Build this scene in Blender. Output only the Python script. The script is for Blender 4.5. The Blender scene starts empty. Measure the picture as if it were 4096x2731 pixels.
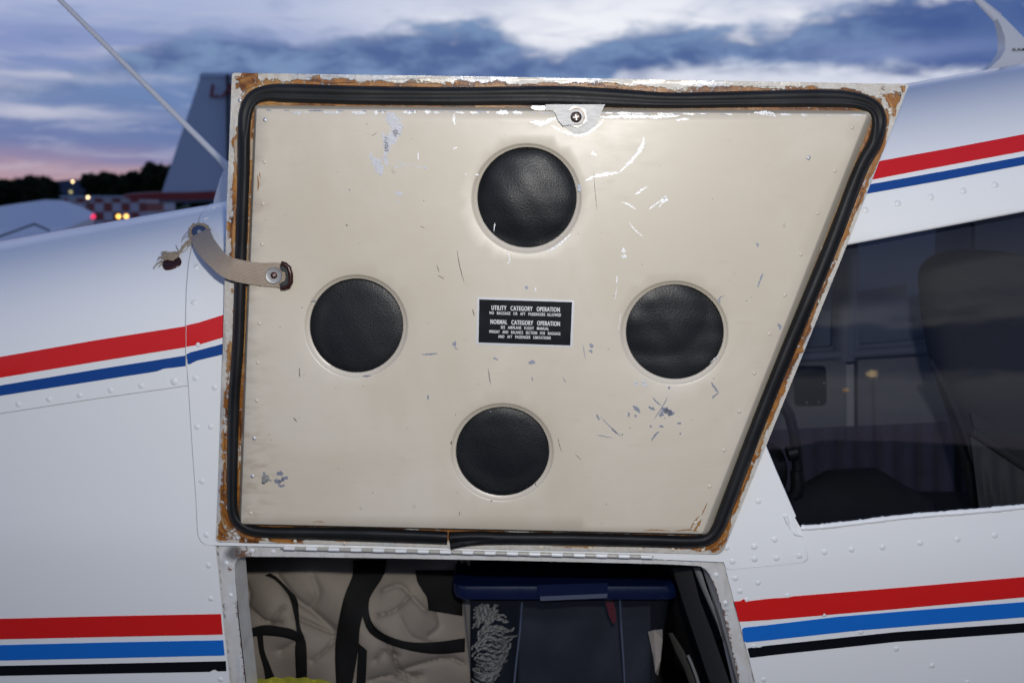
import bpy, bmesh, math, random
import numpy as np
from mathutils import Vector, Matrix
from mathutils.geometry import delaunay_2d_cdt

random.seed(7)
rng = np.random.default_rng(7)
C = bpy.context
SC = C.scene
COL = SC.collection

# ------------------------------------------------------------------ camera, sky, flash, exposure
F = 3982.0                                   # focal length in photo pixels (35 mm lens, 36 mm sensor, 4096 px)
PITCH = math.radians(7.9)
CAM = np.array([0.0, 0.0, 1.6])
cp, sp = math.cos(PITCH), math.sin(PITCH)
AX_R = np.array([1.0, 0, 0]); AX_U = np.array([0, sp, cp]); AX_F = np.array([0, cp, -sp])

cam_d = bpy.data.cameras.new('camera'); cam = bpy.data.objects.new('camera', cam_d); COL.objects.link(cam)
cam.location = CAM; cam.rotation_euler = (math.pi / 2 - PITCH, 0, 0)
cam_d.sensor_width = 36.0; cam_d.lens = F / 4096 * 36
cam_d.clip_start = 0.02; cam_d.clip_end = 6000
cam_d.dof.use_dof = True; cam_d.dof.focus_distance = 0.94; cam_d.dof.aperture_fstop = 7.1
cam_d.dof.aperture_blades = 7
SC.camera = cam

SC.view_settings.view_transform = 'Standard'; SC.view_settings.look = 'None'
SC.view_settings.exposure = 0.0; SC.view_settings.gamma = 1.0
SC.cycles.use_denoising = True
SC.cycles.max_bounces = 8; SC.cycles.transparent_max_bounces = 16
SC.cycles.sample_clamp_indirect = 4.0

def lin(r, g, b):
    f = lambda c: (c / 255 / 12.92) if c / 255 <= .04045 else ((c / 255 + .055) / 1.055) ** 2.4
    return (f(r), f(g), f(b), 1.0)

class G:
    """small node-graph helper"""
    def __init__(s, nt): s.nt = nt; s.N = nt.nodes; s.L = nt.links
    def put(s, inp, v):
        if isinstance(v, bpy.types.NodeSocket): s.L.new(v, inp)
        elif inp.type == 'RGBA': inp.default_value = v if hasattr(v, '__len__') and len(v) == 4 else (tuple(v) + (1,) if hasattr(v, '__len__') else (v, v, v, 1))
        else: inp.default_value = v
    def m(s, op, a, b=0.0, c=None, clamp=False):
        n = s.N.new('ShaderNodeMath'); n.operation = op; n.use_clamp = clamp
        s.put(n.inputs[0], a); s.put(n.inputs[1], b)
        if c is not None: s.put(n.inputs[2], c)
        return n.outputs[0]
    def add(s, a, b): return s.m('ADD', a, b)
    def sub(s, a, b): return s.m('SUBTRACT', a, b)
    def mul(s, a, b): return s.m('MULTIPLY', a, b)
    def step(s, v, lo, hi):
        n = s.N.new('ShaderNodeMapRange'); n.interpolation_type = 'SMOOTHSTEP'
        s.put(n.inputs[0], v); s.put(n.inputs[1], lo); s.put(n.inputs[2], hi)
        n.inputs[3].default_value = 0; n.inputs[4].default_value = 1
        return n.outputs[0]
    def mix(s, f, a, b, blend='MIX'):
        n = s.N.new('ShaderNodeMix'); n.data_type = 'RGBA'; n.blend_type = blend; n.clamp_factor = True
        s.put(n.inputs[0], f); s.put(n.inputs[6], a); s.put(n.inputs[7], b)
        return n.outputs[2]
    def noise(s, vec, scale, detail=3, rough=.55, dist=0.0):
        n = s.N.new('ShaderNodeTexNoise'); n.inputs['Scale'].default_value = scale
        n.inputs['Detail'].default_value = detail; n.inputs['Roughness'].default_value = rough
        n.inputs['Distortion'].default_value = dist
        if vec is not None: s.L.new(vec, n.inputs['Vector'])
        return n.outputs[0]
    def ramp(s, f, stops, interp='EASE'):
        n = s.N.new('ShaderNodeValToRGB'); r = n.color_ramp; r.interpolation = interp
        while len(r.elements) > 1: r.elements.remove(r.elements[-1])
        for i, (p, c) in enumerate(stops):
            e = r.elements[0] if i == 0 else r.elements.new(p)
            e.position = p; e.color = c if hasattr(c, '__len__') else (c, c, c, 1)
        s.put(n.inputs[0], f); return n.outputs[0]
    def xyz(s, v):
        n = s.N.new('ShaderNodeSeparateXYZ'); s.L.new(v, n.inputs[0]); return n.outputs
    def comb(s, x, y, z):
        n = s.N.new('ShaderNodeCombineXYZ'); s.put(n.inputs[0], x); s.put(n.inputs[1], y); s.put(n.inputs[2], z); return n.outputs[0]
    def coord(s, which='Object'):
        return s.N.new('ShaderNodeTexCoord').outputs[which]
    def attr(s, name):
        n = s.N.new('ShaderNodeAttribute'); n.attribute_name = name; return n.outputs['Fac']
    def bump(s, h, strength=.3, dist=.001):
        n = s.N.new('ShaderNodeBump'); n.inputs['Strength'].default_value = strength; n.inputs['Distance'].default_value = dist
        s.L.new(h, n.inputs['Height']); return n.outputs[0]
    def mapped(s, v, scale):
        n = s.N.new('ShaderNodeMapping'); n.inputs['Scale'].default_value = scale; s.L.new(v, n.inputs[0]); return n.outputs[0]

def sky_ae(px, py):
    u = (px - 2048) / F; v = (1365.5 - py) / F
    d = u * AX_R + v * AX_U + AX_F; d /= np.linalg.norm(d)
    return math.atan2(d[0], d[1]), math.asin(d[2])

def build_world():
    w = bpy.data.worlds.new('World'); SC.world = w; w.use_nodes = True
    nt = w.node_tree; nt.nodes.clear(); g = G(nt)
    v = g.coord('Generated'); x, y, z = g.xyz(v)
    az = g.m('ARCTAN2', x, y); el = g.m('ARCSINE', z)
    p = g.m('MULTIPLY_ADD', az, 1 / 1.2, .5)          # 0..1 over +-0.6 rad about the view direction
    # warped cloud coordinates, stretched along the horizon
    q = g.comb(g.mul(az, 1.0), g.mul(el, 2.6), g.mul(g.m('COSINE', az), .3))
    q2 = g.comb(g.mul(az, 1.0), g.mul(el, 7.0), g.mul(g.m('COSINE', az), .3))
    nb = g.noise(q, 22, 6, .55, .3)                    # billows
    ns = g.noise(q2, 5.5, 5, .55, .6)                  # streaks
    nl = g.noise(q, 6.5, 5, .5, .4)
    nbc = g.sub(nb, .5); nsc = g.sub(ns, .5)
    elw = g.add(el, g.mul(nsc, .035))
    # clear sky / high thin cloud colour with elevation, warmer toward the sunset on the left
    es = g.m('MULTIPLY', elw, 2.5, clamp=True)
    left = g.ramp(es, [(0, lin(244, 186, 146)), (.035, lin(214, 166, 156)), (.062, lin(172, 148, 164)), (.10, lin(132, 130, 168)), (.15, lin(98, 121, 170)), (.24, lin(102, 130, 178)),
                       (.34, lin(128, 146, 194)), (.46, lin(168, 180, 214)), (.56, lin(160, 174, 210)), (.8, lin(96, 116, 172)), (1, lin(78, 104, 156))])
    right = g.ramp(es, [(0, lin(168, 158, 180)), (.1, lin(160, 165, 196)), (.2, lin(196, 200, 220)), (.3, lin(216, 220, 234)),
                        (.42, lin(238, 240, 247)), (.54, lin(222, 226, 240)), (.75, lin(130, 146, 190)), (1, lin(78, 104, 156))])
    sky = g.mix(g.step(g.m('SINE', az), -.30, .06), left, right)
    sky = g.mix(g.mul(g.step(nl, .5, .75), .55), sky, lin(112, 130, 182))
    sky = g.mix(g.mul(g.step(g.noise(q2, 11, 5, .6, .5), .48, .66), .30), sky, lin(186, 192, 214))
    sky = g.mix(g.mul(g.step(g.noise(q2, 8, 5, .6, .8), .54, .68), g.mul(g.step(el, .05, .10), .38)), sky, lin(94, 120, 168))
    # pale streaks low on the left
    st = g.mul(g.step(ns, .50, .66), g.mul(g.sub(1.0, g.step(az, -.28, -.16)), g.mul(g.step(el, .05, .085), g.sub(1.0, g.step(el, .13, .16)))))
    sky = g.mix(g.mul(st, .8), sky, lin(180, 184, 210))
    for (sx, sy, lx, ly, am) in [(140, 300, 330, 17, .75), (190, 450, 300, 22, .8), (620, 300, 120, 10, .5), (60, 345, 130, 22, .5), (330, 215, 200, 16, .35)]:
        a0, e0 = sky_ae(sx, sy)
        dx = g.m('POWER', g.mul(g.sub(az, a0), F / lx), 2.0); dy = g.m('POWER', g.mul(g.sub(g.add(el, g.mul(nbc, .012)), e0), F / ly), 2.0)
        sky = g.mix(g.mul(g.m('EXPONENT', g.mul(g.add(dx, dy), -1.0)), am), sky, lin(190, 194, 214))
    # the long dark cloud bank
    top_px = [(-400, 330), (150, 330), (420, 250), (560, 165), (700, 125), (950, 108), (1250, 140), (1450, 100), (1700, 75), (1950, 75), (2100, 160), (2250, 185), (2450, 125), (2700, 95),
              (2950, 120), (3120, 95), (3300, 40), (3500, -40), (4500, -80)]
    bot_px = [(-400, 400), (200, 380), (480, 300), (700, 330), (1000, 400), (2400, 420), (2480, 285), (2800, 268), (3400, 280), (4500, 300)]
    def curve(pts):
        st_ = []
        for (a_, b_) in pts:
            a0, e0 = sky_ae(a_, b_); st_.append((min(1, max(0, a0 / 1.2 + .5)), e0 * 4))
        return g.mul(g.ramp(p, st_, 'LINEAR'), .25)
    tp = curve(top_px); bt = curve(bot_px)
    up = g.step(g.sub(g.add(tp, g.add(g.mul(nbc, .055), g.mul(nsc, .03))), el), -.007, .016)
    dn = g.step(g.sub(el, g.add(bt, g.mul(nbc, .035))), -.009, .011)
    bank = g.mul(up, dn)
    cd = g.mix(g.step(nb, .34, .66), lin(76, 100, 150), lin(116, 142, 182))
    cd = g.mix(g.mul(g.step(nl, .52, .72), .35), cd, lin(150, 164, 202))
    cd = g.mix(g.mul(g.step(az, .26, .42), .8), cd, lin(64, 88, 146))
    # grey-blue streak inside the right-hand bank
    a0, e0 = sky_ae(3600, 210)
    dx = g.m('POWER', g.mul(g.sub(az, a0), F / 420), 2.0); dy = g.m('POWER', g.mul(g.sub(g.add(el, g.mul(nsc, .02)), e0), F / 38), 2.0)
    cd = g.mix(g.mul(g.m('EXPONENT', g.mul(g.add(dx, dy), -1.0)), .6), cd, lin(128, 146, 192))
    sky = g.mix(bank, sky, cd)
    # darker ground side of the sphere
    sky = g.mix(g.step(el, -.01, -.06), sky, lin(30, 34, 40))
    # a little real atmosphere behind the clouds: sun just at the horizon, far to the left
    st2 = nt.nodes.new('ShaderNodeTexSky'); st2.sky_type = 'NISHITA'; st2.sun_disc = False
    st2.sun_elevation = math.radians(1.0); st2.sun_rotation = math.radians(-40)
    b1 = nt.nodes.new('ShaderNodeBackground'); g.put(b1.inputs[0], sky); b1.inputs[1].default_value = 1.0
    b2 = nt.nodes.new('ShaderNodeBackground'); nt.links.new(st2.outputs[0], b2.inputs[0]); b2.inputs[1].default_value = .004
    ad = nt.nodes.new('ShaderNodeAddShader'); nt.links.new(b1.outputs[0], ad.inputs[0]); nt.links.new(b2.outputs[0], ad.inputs[1])
    out = nt.nodes.new('ShaderNodeOutputWorld'); nt.links.new(ad.outputs[0], out.inputs[0])
build_world()

fl = bpy.data.lights.new('camera_flash', 'POINT'); fl.energy = 30.0; fl.color = (1.0, .985, .945); fl.shadow_soft_size = .014
flo = bpy.data.objects.new('camera_flash', fl); COL.objects.link(flo); flo.location = CAM + np.array([.04, -.01, .125])

# ------------------------------------------------------------------ geometry of the place
def ray(px, py):
    u = (px - 2048) / F; v = (1365.5 - py) / F
    return u * AX_R + v * AX_U + AX_F
DN = np.array([.052, .188, 1.0]); DN /= np.linalg.norm(DN)
DNW = DN[0] * AX_R + DN[1] * AX_U + DN[2] * AX_F          # door plane normal (pointing away from the viewer)
DD = .94 * DN[2]
def door(px, py, h=0.0):
    d = ray(px, py); return CAM + d * ((DD - h) / (d @ DNW))
def yplane(px, py, Y):
    d = ray(px, py); return CAM + d * (Y / d[1])

SW, SPP, SR = .55, 5.0, .15
def f_zr(x): return 1.6645 + .168 * x + 0 * np.minimum(0, x)
_a = door(862, 2165, -.013); _b = door(2895, 2222, -.013); _k = (_b[1] - _a[1]) / (_b[0] - _a[0]); _c = _a[1] - _k * _a[0] + .0035
def f_ys(x): return _c + _k * x + .06 * np.minimum(0, x + .25) ** 2
def f_lean(z):
    d = np.maximum(0, 1.26 - z); return .12 * d + .3 * d * d + .02 * np.maximum(0, z - 1.26)
def fus(x, w, off=0.0):
    def P(x, w):
        zb = f_zr(x) - SR
        if w <= 0: z = zb + w; return np.array([x, f_ys(x) + f_lean(z), z])
        th = min(w / (SR * 1.3), math.pi / 2)
        z = zb + SR * math.sin(th)
        return np.array([x, f_ys(x) + f_lean(z) + SW - SW * max(0, math.cos(th)) ** (2 / SPP), z])
    p = P(x, w)
    if off:
        e = 1e-4; n = np.cross(P(x + e, w) - P(x - e, w), P(x, w + e) - P(x, w - e))
        n /= np.linalg.norm(n); p = p + n * off
    return p
def fus_n(x, w):
    e = 1e-4; a = fus(x + e, w) - fus(x - e, w); b = fus(x, w + e) - fus(x, w - e)
    n = np.cross(a, b); return n / np.linalg.norm(n)
W_MAX = SR * 1.3 * math.pi / 2
def fus_y(x, z):
    zb = f_zr(x) - SR
    if z <= zb: return f_ys(x) + f_lean(z)
    t = (z - zb) / SR
    if t >= 1: return 99.0
    return f_ys(x) + f_lean(z) + SW - SW * max(0, 1 - t * t) ** (1 / SPP)
def hit(px, py):
    """(x, w) where the line of sight meets the near side of the fuselage"""
    d = ray(px, py); prev = .6; t = .6
    while t < 2.2:
        p = CAM + d * t
        if p[1] >= fus_y(p[0], p[2]): break
        prev = t; t += .01
    a, b = prev, t
    for _ in range(24):
        m = (a + b) / 2; p = CAM + d * m
        if p[1] >= fus_y(p[0], p[2]): b = m
        else: a = m
    p = CAM + d * b; zb = f_zr(p[0]) - SR
    w = p[2] - zb
    if w > 0: w = math.asin(min(1, w / SR)) * SR * 1.3
    return (p[0], w)
def fpx(px, py, off=0.0): return fus(*hit(px, py), off)

# ------------------------------------------------------------------ object helpers
def tag(o, label=None, cat=None, group=None, kind=None):
    if label: o['label'] = label
    if cat: o['category'] = cat
    if group: o['group'] = group
    if kind: o['kind'] = kind
    return o
LOC = {}
def empty(name, loc, label, cat, group=None):
    o = bpy.data.objects.new(name, None); COL.objects.link(o); o.location = loc; o.empty_display_size = .2
    LOC[o] = Vector(loc); return tag(o, label, cat, group)
def adopt(o, parent):
    if parent is not None:
        o.parent = parent
        if parent in LOC: o.matrix_parent_inverse = Matrix.Translation(-LOC[parent])
    return o
def obj(name, V, Fc, mat, parent=None, smooth=True, angle=35, label=None, attrs=None, kind=None):
    me = bpy.data.meshes.new(name); me.from_pydata([tuple(map(float, v)) for v in V], [], [tuple(f) for f in Fc])
    bm = bmesh.new(); bm.from_mesh(me); bmesh.ops.remove_doubles(bm, verts=bm.verts, dist=1e-7) if attrs is None else None
    bm.to_mesh(me); bm.free()
    if smooth:
        me.shade_smooth(); me.set_sharp_from_angle(angle=math.radians(angle))
    if attrs:
        for k, vals in attrs.items():
            a = me.attributes.new(k, 'FLOAT', 'POINT'); a.data.foreach_set('value', np.asarray(vals, dtype=np.float32))
    me.materials.append(mat)
    o = bpy.data.objects.new(name, me); COL.objects.link(o)
    if label: o['label'] = label
    if kind: o['kind'] = kind
    return adopt(o, parent)
def inst(name, me, mtx, parent):
    o = bpy.data.objects.new(name, me); COL.objects.link(o); o.matrix_basis = mtx
    return adopt(o, parent)
def frame_at(p, n, up=(0, 0, 1)):
    n = Vector(n).normalized(); u = Vector(up); xx = u.cross(n).normalized(); yy = n.cross(xx)
    return Matrix(((xx.x, yy.x, n.x, p[0]), (xx.y, yy.y, n.y, p[1]), (xx.z, yy.z, n.z, p[2]), (0, 0, 0, 1)))

def inside(P, poly):
    P = np.asarray(P, float); poly = np.asarray(poly, float); r = np.zeros(len(P), bool); n = len(poly)
    x, y = P[:, 0], P[:, 1]; j = n - 1
    for i in range(n):
        xi, yi = poly[i]; xj, yj = poly[j]
        c = ((yi > y) != (yj > y))
        if yi != yj: r ^= c & (x < (xj - xi) * (y - yi) / (yj - yi) + xi)
        j = i
    return r
def seg_dist(P, poly, closed=True):
    P = np.asarray(P, float); poly = np.asarray(poly, float); best = np.full(len(P), 1e9); n = len(poly)
    for i in range(n if closed else n - 1):
        a = poly[i]; b = poly[(i + 1) % n]; ab = b - a; L = ab @ ab
        t = np.clip(((P - a) @ ab) / L, 0, 1) if L > 0 else np.zeros(len(P))
        best = np.minimum(best, np.linalg.norm(P - (a + t[:, None] * ab), axis=1))
    return best
def densify(poly, step, closed=True):
    out = []; n = len(poly)
    for i in range(n if closed else n - 1):
        a = np.array(poly[i], float); b = np.array(poly[(i + 1) % n], float)
        k = max(1, int(math.ceil(np.linalg.norm(b - a) / step)))
        for q in range(k): out.append(tuple(a + (b - a) * q / k))
    if not closed: out.append(tuple(poly[-1]))
    return out
def rounded(poly, rad, seg=5):
    out = []; n = len(poly)
    for i in range(n):
        r = rad[i] if hasattr(rad, '__len__') else rad
        p = np.array(poly[i], float); a = np.array(poly[i - 1], float) - p; b = np.array(poly[(i + 1) % n], float) - p
        if r <= 0: out.append(tuple(p)); continue
        la, lb = np.linalg.norm(a), np.linalg.norm(b); r = min(r, la * .45, lb * .45)
        A = p + a / la * r; B = p + b / lb * r
        for k in range(seg + 1):
            t = k / seg; out.append(tuple((1 - t) ** 2 * A + 2 * t * (1 - t) * p + t * t * B))
    return out
def cdt(outer, holes=(), loops=(), step=None, thin=.45, extra=()):
    """triangulate a polygon with holes; returns 2-D points and triangles"""
    pts = []; edges = []
    def addloop(l, closed=True):
        b = len(pts); pts.extend(l); n = len(l)
        edges.extend((b + i, b + (i + 1) % n) for i in range(n if closed else n - 1))
    addloop(outer)
    for h in holes: addloop(h)
    for l in loops: addloop(l)
    if step:
        o = np.array(outer); lo, hi = o.min(0), o.max(0)
        gx, gy = np.meshgrid(np.arange(lo[0] + step * .5, hi[0], step), np.arange(lo[1] + step * .5, hi[1], step))
        gp = np.stack([gx.ravel(), gy.ravel()], 1); gp[:, 0] += (np.round(gp[:, 1] / step) % 2) * step * .4
        k = inside(gp, outer)
        for h in holes: k &= ~inside(gp, h)
        gp = gp[k]
        for l in [outer] + list(holes) + list(loops):
            if len(gp): gp = gp[seg_dist(gp, l) > step * thin]
        pts.extend(map(tuple, gp))
    pts.extend(extra)
    r = delaunay_2d_cdt([Vector(p) for p in pts], edges, [], 0, 1e-9)
    V = np.array([tuple(v) for v in r[0]]); T = [tuple(f) for f in r[2]]
    cen = np.array([V[list(t)].mean(0) for t in T]); k = inside(cen, outer)
    for h in holes: k &= ~inside(cen, h)
    T = [t for t, kk in zip(T, k) if kk]
    out = []
    for t in T:
        a, b, c = V[t[0]], V[t[1]], V[t[2]]
        out.append(t if (b[0] - a[0]) * (c[1] - a[1]) - (b[1] - a[1]) * (c[0] - a[0]) > 0 else (t[0], t[2], t[1]))
    return V, out
def rim(V, T, low):
    """skirt from the boundary of a sheet down to `low(i)`"""
    cnt = {}
    for t in T:
        for i in range(len(t)):
            e = (t[i], t[(i + 1) % len(t)]); cnt[e] = 1
    bd = [e for e in cnt if (e[1], e[0]) not in cnt]
    V = list(V); ids = {}; T = list(T)
    for a, b in bd:
        for q in (a, b):
            if q not in ids: ids[q] = len(V); V.append(low(q))
        T.append((b, a, ids[a], ids[b]))
    return V, T
def sheet(name, poly_px, mat, parent, off, base, step=.02, holes_px=(), dens=40, kind=None, label=None):
    """a thin metal sheet (or paint film) lying on the fuselage, outline given along its true surface"""
    o = [hit(*p) for p in densify(poly_px, dens)]
    hs = [[hit(*p) for p in densify(h, dens)] for h in holes_px]
    V2, T = cdt(o, hs, step=step)
    V = [fus(p[0], p[1], off) for p in V2]
    V, T = rim(V, T, lambda i: fus(V2[i][0], V2[i][1], base))
    return obj(name, V, T, mat, parent, kind=kind, label=label, angle=40)
def tube(name, pts, rad, mat, parent, seg=8, cap=True, label=None, kind=None, flat=None):
    P = [np.asarray(p, float) for p in pts]; n = len(P)
    rad = rad if hasattr(rad, '__len__') else [rad] * n
    V = []; T = []; ref = None
    for i in range(n):
        d = P[min(n - 1, i + 1)] - P[max(0, i - 1)]; d /= np.linalg.norm(d)
        if ref is None:
            ref = np.cross(d, [0, 1, 0.01]); ref = ref if np.linalg.norm(ref) > .1 else np.cross(d, [1, 0, 0])
        ref = ref - d * (ref @ d); ref /= np.linalg.norm(ref); b = np.cross(d, ref)
        for k in range(seg):
            a = 2 * math.pi * k / seg; V.append(P[i] + rad[i] * (math.cos(a) * ref + math.sin(a) * b))
    for i in range(n - 1):
        for k in range(seg):
            T.append((i * seg + k, i * seg + (k + 1) % seg, (i + 1) * seg + (k + 1) % seg, (i + 1) * seg + k))
    if cap:
        T.append(tuple(range(seg - 1, -1, -1))); T.append(tuple((n - 1) * seg + k for k in range(seg)))
    return obj(name, V, T, mat, parent, label=label, kind=kind, angle=50)
def catmull(pts, step):
    P = [np.array(p, float) for p in pts]; out = []
    for i in range(len(P) - 1):
        a = P[max(0, i - 1)]; b = P[i]; c = P[i + 1]; d = P[min(len(P) - 1, i + 2)]
        k = max(1, int(np.linalg.norm((c - b)[:2]) / step))
        for q in range(k):
            t = q / k
            out.append(.5 * (2 * b + (c - a) * t + (2 * a - 5 * b + 4 * c - d) * t * t + (3 * b - a - 3 * c + d) * t ** 3))
    out.append(P[-1]); return out
def prism(name, poly, fn_top, fn_bot, mat, parent, label=None, step=None, angle=35, holes=()):
    """solid from a 2-D outline: top face at fn_top(p), skirt to fn_bot(p)"""
    V2, T = cdt(poly, holes, step=step)
    V = [fn_top(p) for p in V2]
    V, T = rim(V, T, lambda i: fn_bot(V2[i]))
    return obj(name, V, T, mat, parent, label=label, angle=angle)
def slab(name, front, back, mat, parent, label=None, smooth=False):
    """closed solid between two matching loops"""
    n = len(front); V = list(front) + list(back)
    T = [tuple(range(n)), tuple(range(2 * n - 1, n - 1, -1))] + [((i + 1) % n, i, n + i, n + (i + 1) % n) for i in range(n)]
    return obj(name, V, T, mat, parent, label=label, smooth=smooth)
def box(name, lo, hi, mat, parent, label=None):
    (a, b, c), (d, e, f) = lo, hi
    V = [(a, b, c), (d, b, c), (d, e, c), (a, e, c), (a, b, f), (d, b, f), (d, e, f), (a, e, f)]
    T = [(0, 3, 2, 1), (4, 5, 6, 7), (0, 1, 5, 4), (1, 2, 6, 5), (2, 3, 7, 6), (3, 0, 4, 7)]
    return obj(name, V, T, mat, parent, label=label, smooth=False)
def text_mesh(txt, offset=.0):
    cu = bpy.data.curves.new('t', 'FONT'); cu.body = txt; cu.offset = offset; cu.space_character = 1.12; cu.resolution_u = 4
    to = bpy.data.objects.new('t', cu); COL.objects.link(to); C.view_layer.update()
    me = bpy.data.meshes.new_from_object(to.evaluated_get(C.evaluated_depsgraph_get()))
    V = np.array([v.co[:] for v in me.vertices]); T = [tuple(p.vertices) for p in me.polygons]
    bpy.data.objects.remove(to); bpy.data.curves.remove(cu); bpy.data.meshes.remove(me)
    lo, hi = V.min(0), V.max(0)
    return (V[:, :2] - lo[:2]) / (hi[:2] - lo[:2]), T

# ------------------------------------------------------------------ materials
def mat(name, color, rough=.5, metal=0.0, spec=.5, build=None):
    m = bpy.data.materials.new(name); m.use_nodes = True; g = G(m.node_tree)
    b = m.node_tree.nodes['Principled BSDF']
    b.inputs['Base Color'].default_value = tuple(color) + (1,) if len(color) == 3 else color
    b.inputs['Roughness'].default_value = rough; b.inputs['Metallic'].default_value = metal
    b.inputs['Specular IOR Level'].default_value = spec
    if build: build(g, b)
    return m
def b_paint(c, var=.05, scale=3.0, bump=.05, rough=.28):
    def f(g, b):
        co = g.coord(); n = g.noise(co, scale, 4); n2 = g.noise(co, 60, 3)
        k = g.add(g.mul(g.sub(n, .5), var * 2), g.mul(g.sub(n2, .5), var * .6))
        dark = tuple(v * (1 - var * 2) for v in c); lite = tuple(min(1, v * (1 + var)) for v in c)
        g.put(b.inputs['Base Color'], g.mix(g.add(k, .5), dark, lite))
        g.put(b.inputs['Roughness'], g.add(rough, g.mul(g.sub(n2, .5), .12)))
        h = g.add(g.mul(g.noise(co, 9, 2), 1.0), g.mul(g.noise(co, 900, 2), .004))
        g.put(b.inputs['Normal'], g.bump(h, bump, .004))
    return f
M = {}
M['white'] = mat('white_paint', (.79, .80, .795), .2, build=b_paint((.79, .80, .795), .02, 4, .05, .17))
M['rivet'] = mat('painted_rivet', (.72, .735, .73), .42)
M['red'] = mat('red_paint', (.64, .013, .012), .3, build=b_paint((.64, .013, .012), .10, 8, .05, .32))
M['navy'] = mat('dark_blue_paint', (.008, .06, .26), .3, build=b_paint((.008, .06, .26), .10, 8, .05, .32))
M['blue'] = mat('bright_blue_paint', (.008, .145, .56), .3, build=b_paint((.008, .145, .56), .10, 8, .05, .32))
M['black'] = mat('black_paint', (.004, .005, .007), .3, spec=.3)
def b_cream(g, b):
    co = g.coord(); n = g.noise(co, 7, 5, .6, .4); n2 = g.noise(g.mapped(co, (1, 1, 3)), 40, 4); n3 = g.noise(co, 260, 2)
    c = g.mix(g.step(n, .35, .72), (.555, .495, .395, 1), (.615, .56, .465, 1))
    c = g.mix(g.mul(g.step(n2, .60, .80), .20), c, (.42, .35, .26, 1))
    c = g.mix(g.mul(g.step(g.noise(co, 120, 3), .72, .78), .35), c, (.25, .22, .19, 1))
    # grime rubbed in along the left edge of the panel
    x, y, z = g.xyz(co); e = g.sub(1.0, g.step(g.add(x, g.mul(g.sub(n, .5), .06)), -.27, -.215))
    c = g.mix(g.mul(g.mul(e, g.step(n2, .40, .72)), .55), c, (.30, .23, .16, 1))
    g.put(b.inputs['Base Color'], c)
    g.put(b.inputs['Roughness'], g.add(.30, g.mul(n2, .16)))
    h = g.add(g.mul(g.noise(co, 14, 3), 1.0), g.mul(n3, .03)); g.put(b.inputs['Normal'], g.bump(h, .05, .004))
M['cream'] = mat('cream_door_paint', (.58, .53, .45), .36, build=b_cream)
def b_flange(g, b):
    co = g.coord(); gl = g.attr('glue'); top = g.attr('worn'); al = g.attr('along'); ac = g.attr('across')
    sv = g.comb(g.mul(al, .16), g.mul(ac, 1.6), 0.0)                     # brushed along the seal
    ns = g.noise(sv, 34, 5, .6, .8)
    n = g.noise(co, 42, 6, .65, 1.6); nf = g.noise(co, 210, 4, .6, .8); nl = g.noise(co, 17, 4, .6, .6)
    paint = g.mix(g.step(nf, .40, .60), (.50, .46, .40, 1), (.56, .54, .50, 1))
    paint = g.mix(g.mul(g.step(nl, .47, .60), .75), paint, (.40, .42, .46, 1))
    paint = g.mix(g.mul(g.step(ns, .60, .68), .5), paint, (.26, .22, .18, 1))
    amber = g.mix(g.step(g.add(g.mul(n, .5), g.mul(ns, .5)), .40, .60), (.115, .033, .005, 1), (.34, .135, .022, 1))
    amber = g.mix(g.mul(g.step(ns, .52, .66), .45), amber, (.50, .37, .17, 1))
    amber = g.mix(g.mul(g.sub(1.0, g.step(ns, .34, .44)), .75), amber, (.05, .016, .006, 1))
    v = g.add(gl, g.add(g.mul(g.sub(n, .5), 1.5), g.add(g.mul(g.sub(nl, .5), 2.0), g.mul(g.sub(ns, .5), 1.0))))
    k = g.step(v, .48, .60)
    k = g.mul(k, g.sub(1.0, g.mul(g.step(nf, .60, .64), .8)))
    k = g.mul(k, g.sub(1.0, g.mul(g.step(ns, .62, .66), .7)))
    c = g.mix(k, paint, amber)
    g.put(b.inputs['Base Color'], c)
    g.put(b.inputs['Metallic'], g.mul(g.mul(g.step(g.add(g.mul(ns, .6), g.mul(nl, .4)), .46, .54), g.sub(1.0, k)), g.mul(top, .5)))
    g.put(b.inputs['Roughness'], g.add(.26, g.mul(nf, .30)))
    h = g.add(g.mul(k, .6), g.add(g.mul(n, .4), g.add(g.mul(ns, .5), g.mul(nf, .3)))); g.put(b.inputs['Normal'], g.bump(h, .75, .0014))
M['flange'] = mat('worn_flange_with_old_glue', (.5, .46, .4), .4, build=b_flange)
def b_rubber(g, b):
    co = g.coord(); n = g.noise(co, 160, 4); n2 = g.noise(co, 18, 3)
    g.put(b.inputs['Base Color'], g.mix(g.step(n2, .35, .7), (.006, .006, .007, 1), (.013, .013, .014, 1)))
    g.put(b.inputs['Roughness'], g.add(.44, g.mul(n, .22)))
    g.put(b.inputs['Normal'], g.bump(g.add(n2, g.mul(n, .25)), .25, .002))
M['rubber'] = mat('black_rubber', (.014, .014, .015), .42, spec=.32, build=b_rubber)
def b_leather(g, b):
    co = g.coord(); v = g.N.new('ShaderNodeTexVoronoi'); v.inputs['Scale'].default_value = 620; g.L.new(g.mapped(co, (1, 1, 1.5)), v.inputs[0])
    n = g.noise(co, 16, 4); n2 = g.noise(co, 500, 2)
    g.put(b.inputs['Base Color'], g.mix(g.step(n, .35, .7), (.0045, .0055, .008, 1), (.010, .011, .014, 1)))
    g.put(b.inputs['Roughness'], g.add(.36, g.mul(n2, .14)))
    g.put(b.inputs['Normal'], g.bump(g.add(g.mul(v.outputs['Distance'], .8), g.mul(n2, .6)), .30, .0005))
M['leather'] = mat('black_grained_leatherette', (.015, .016, .02), .45, spec=.38, build=b_leather)
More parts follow.
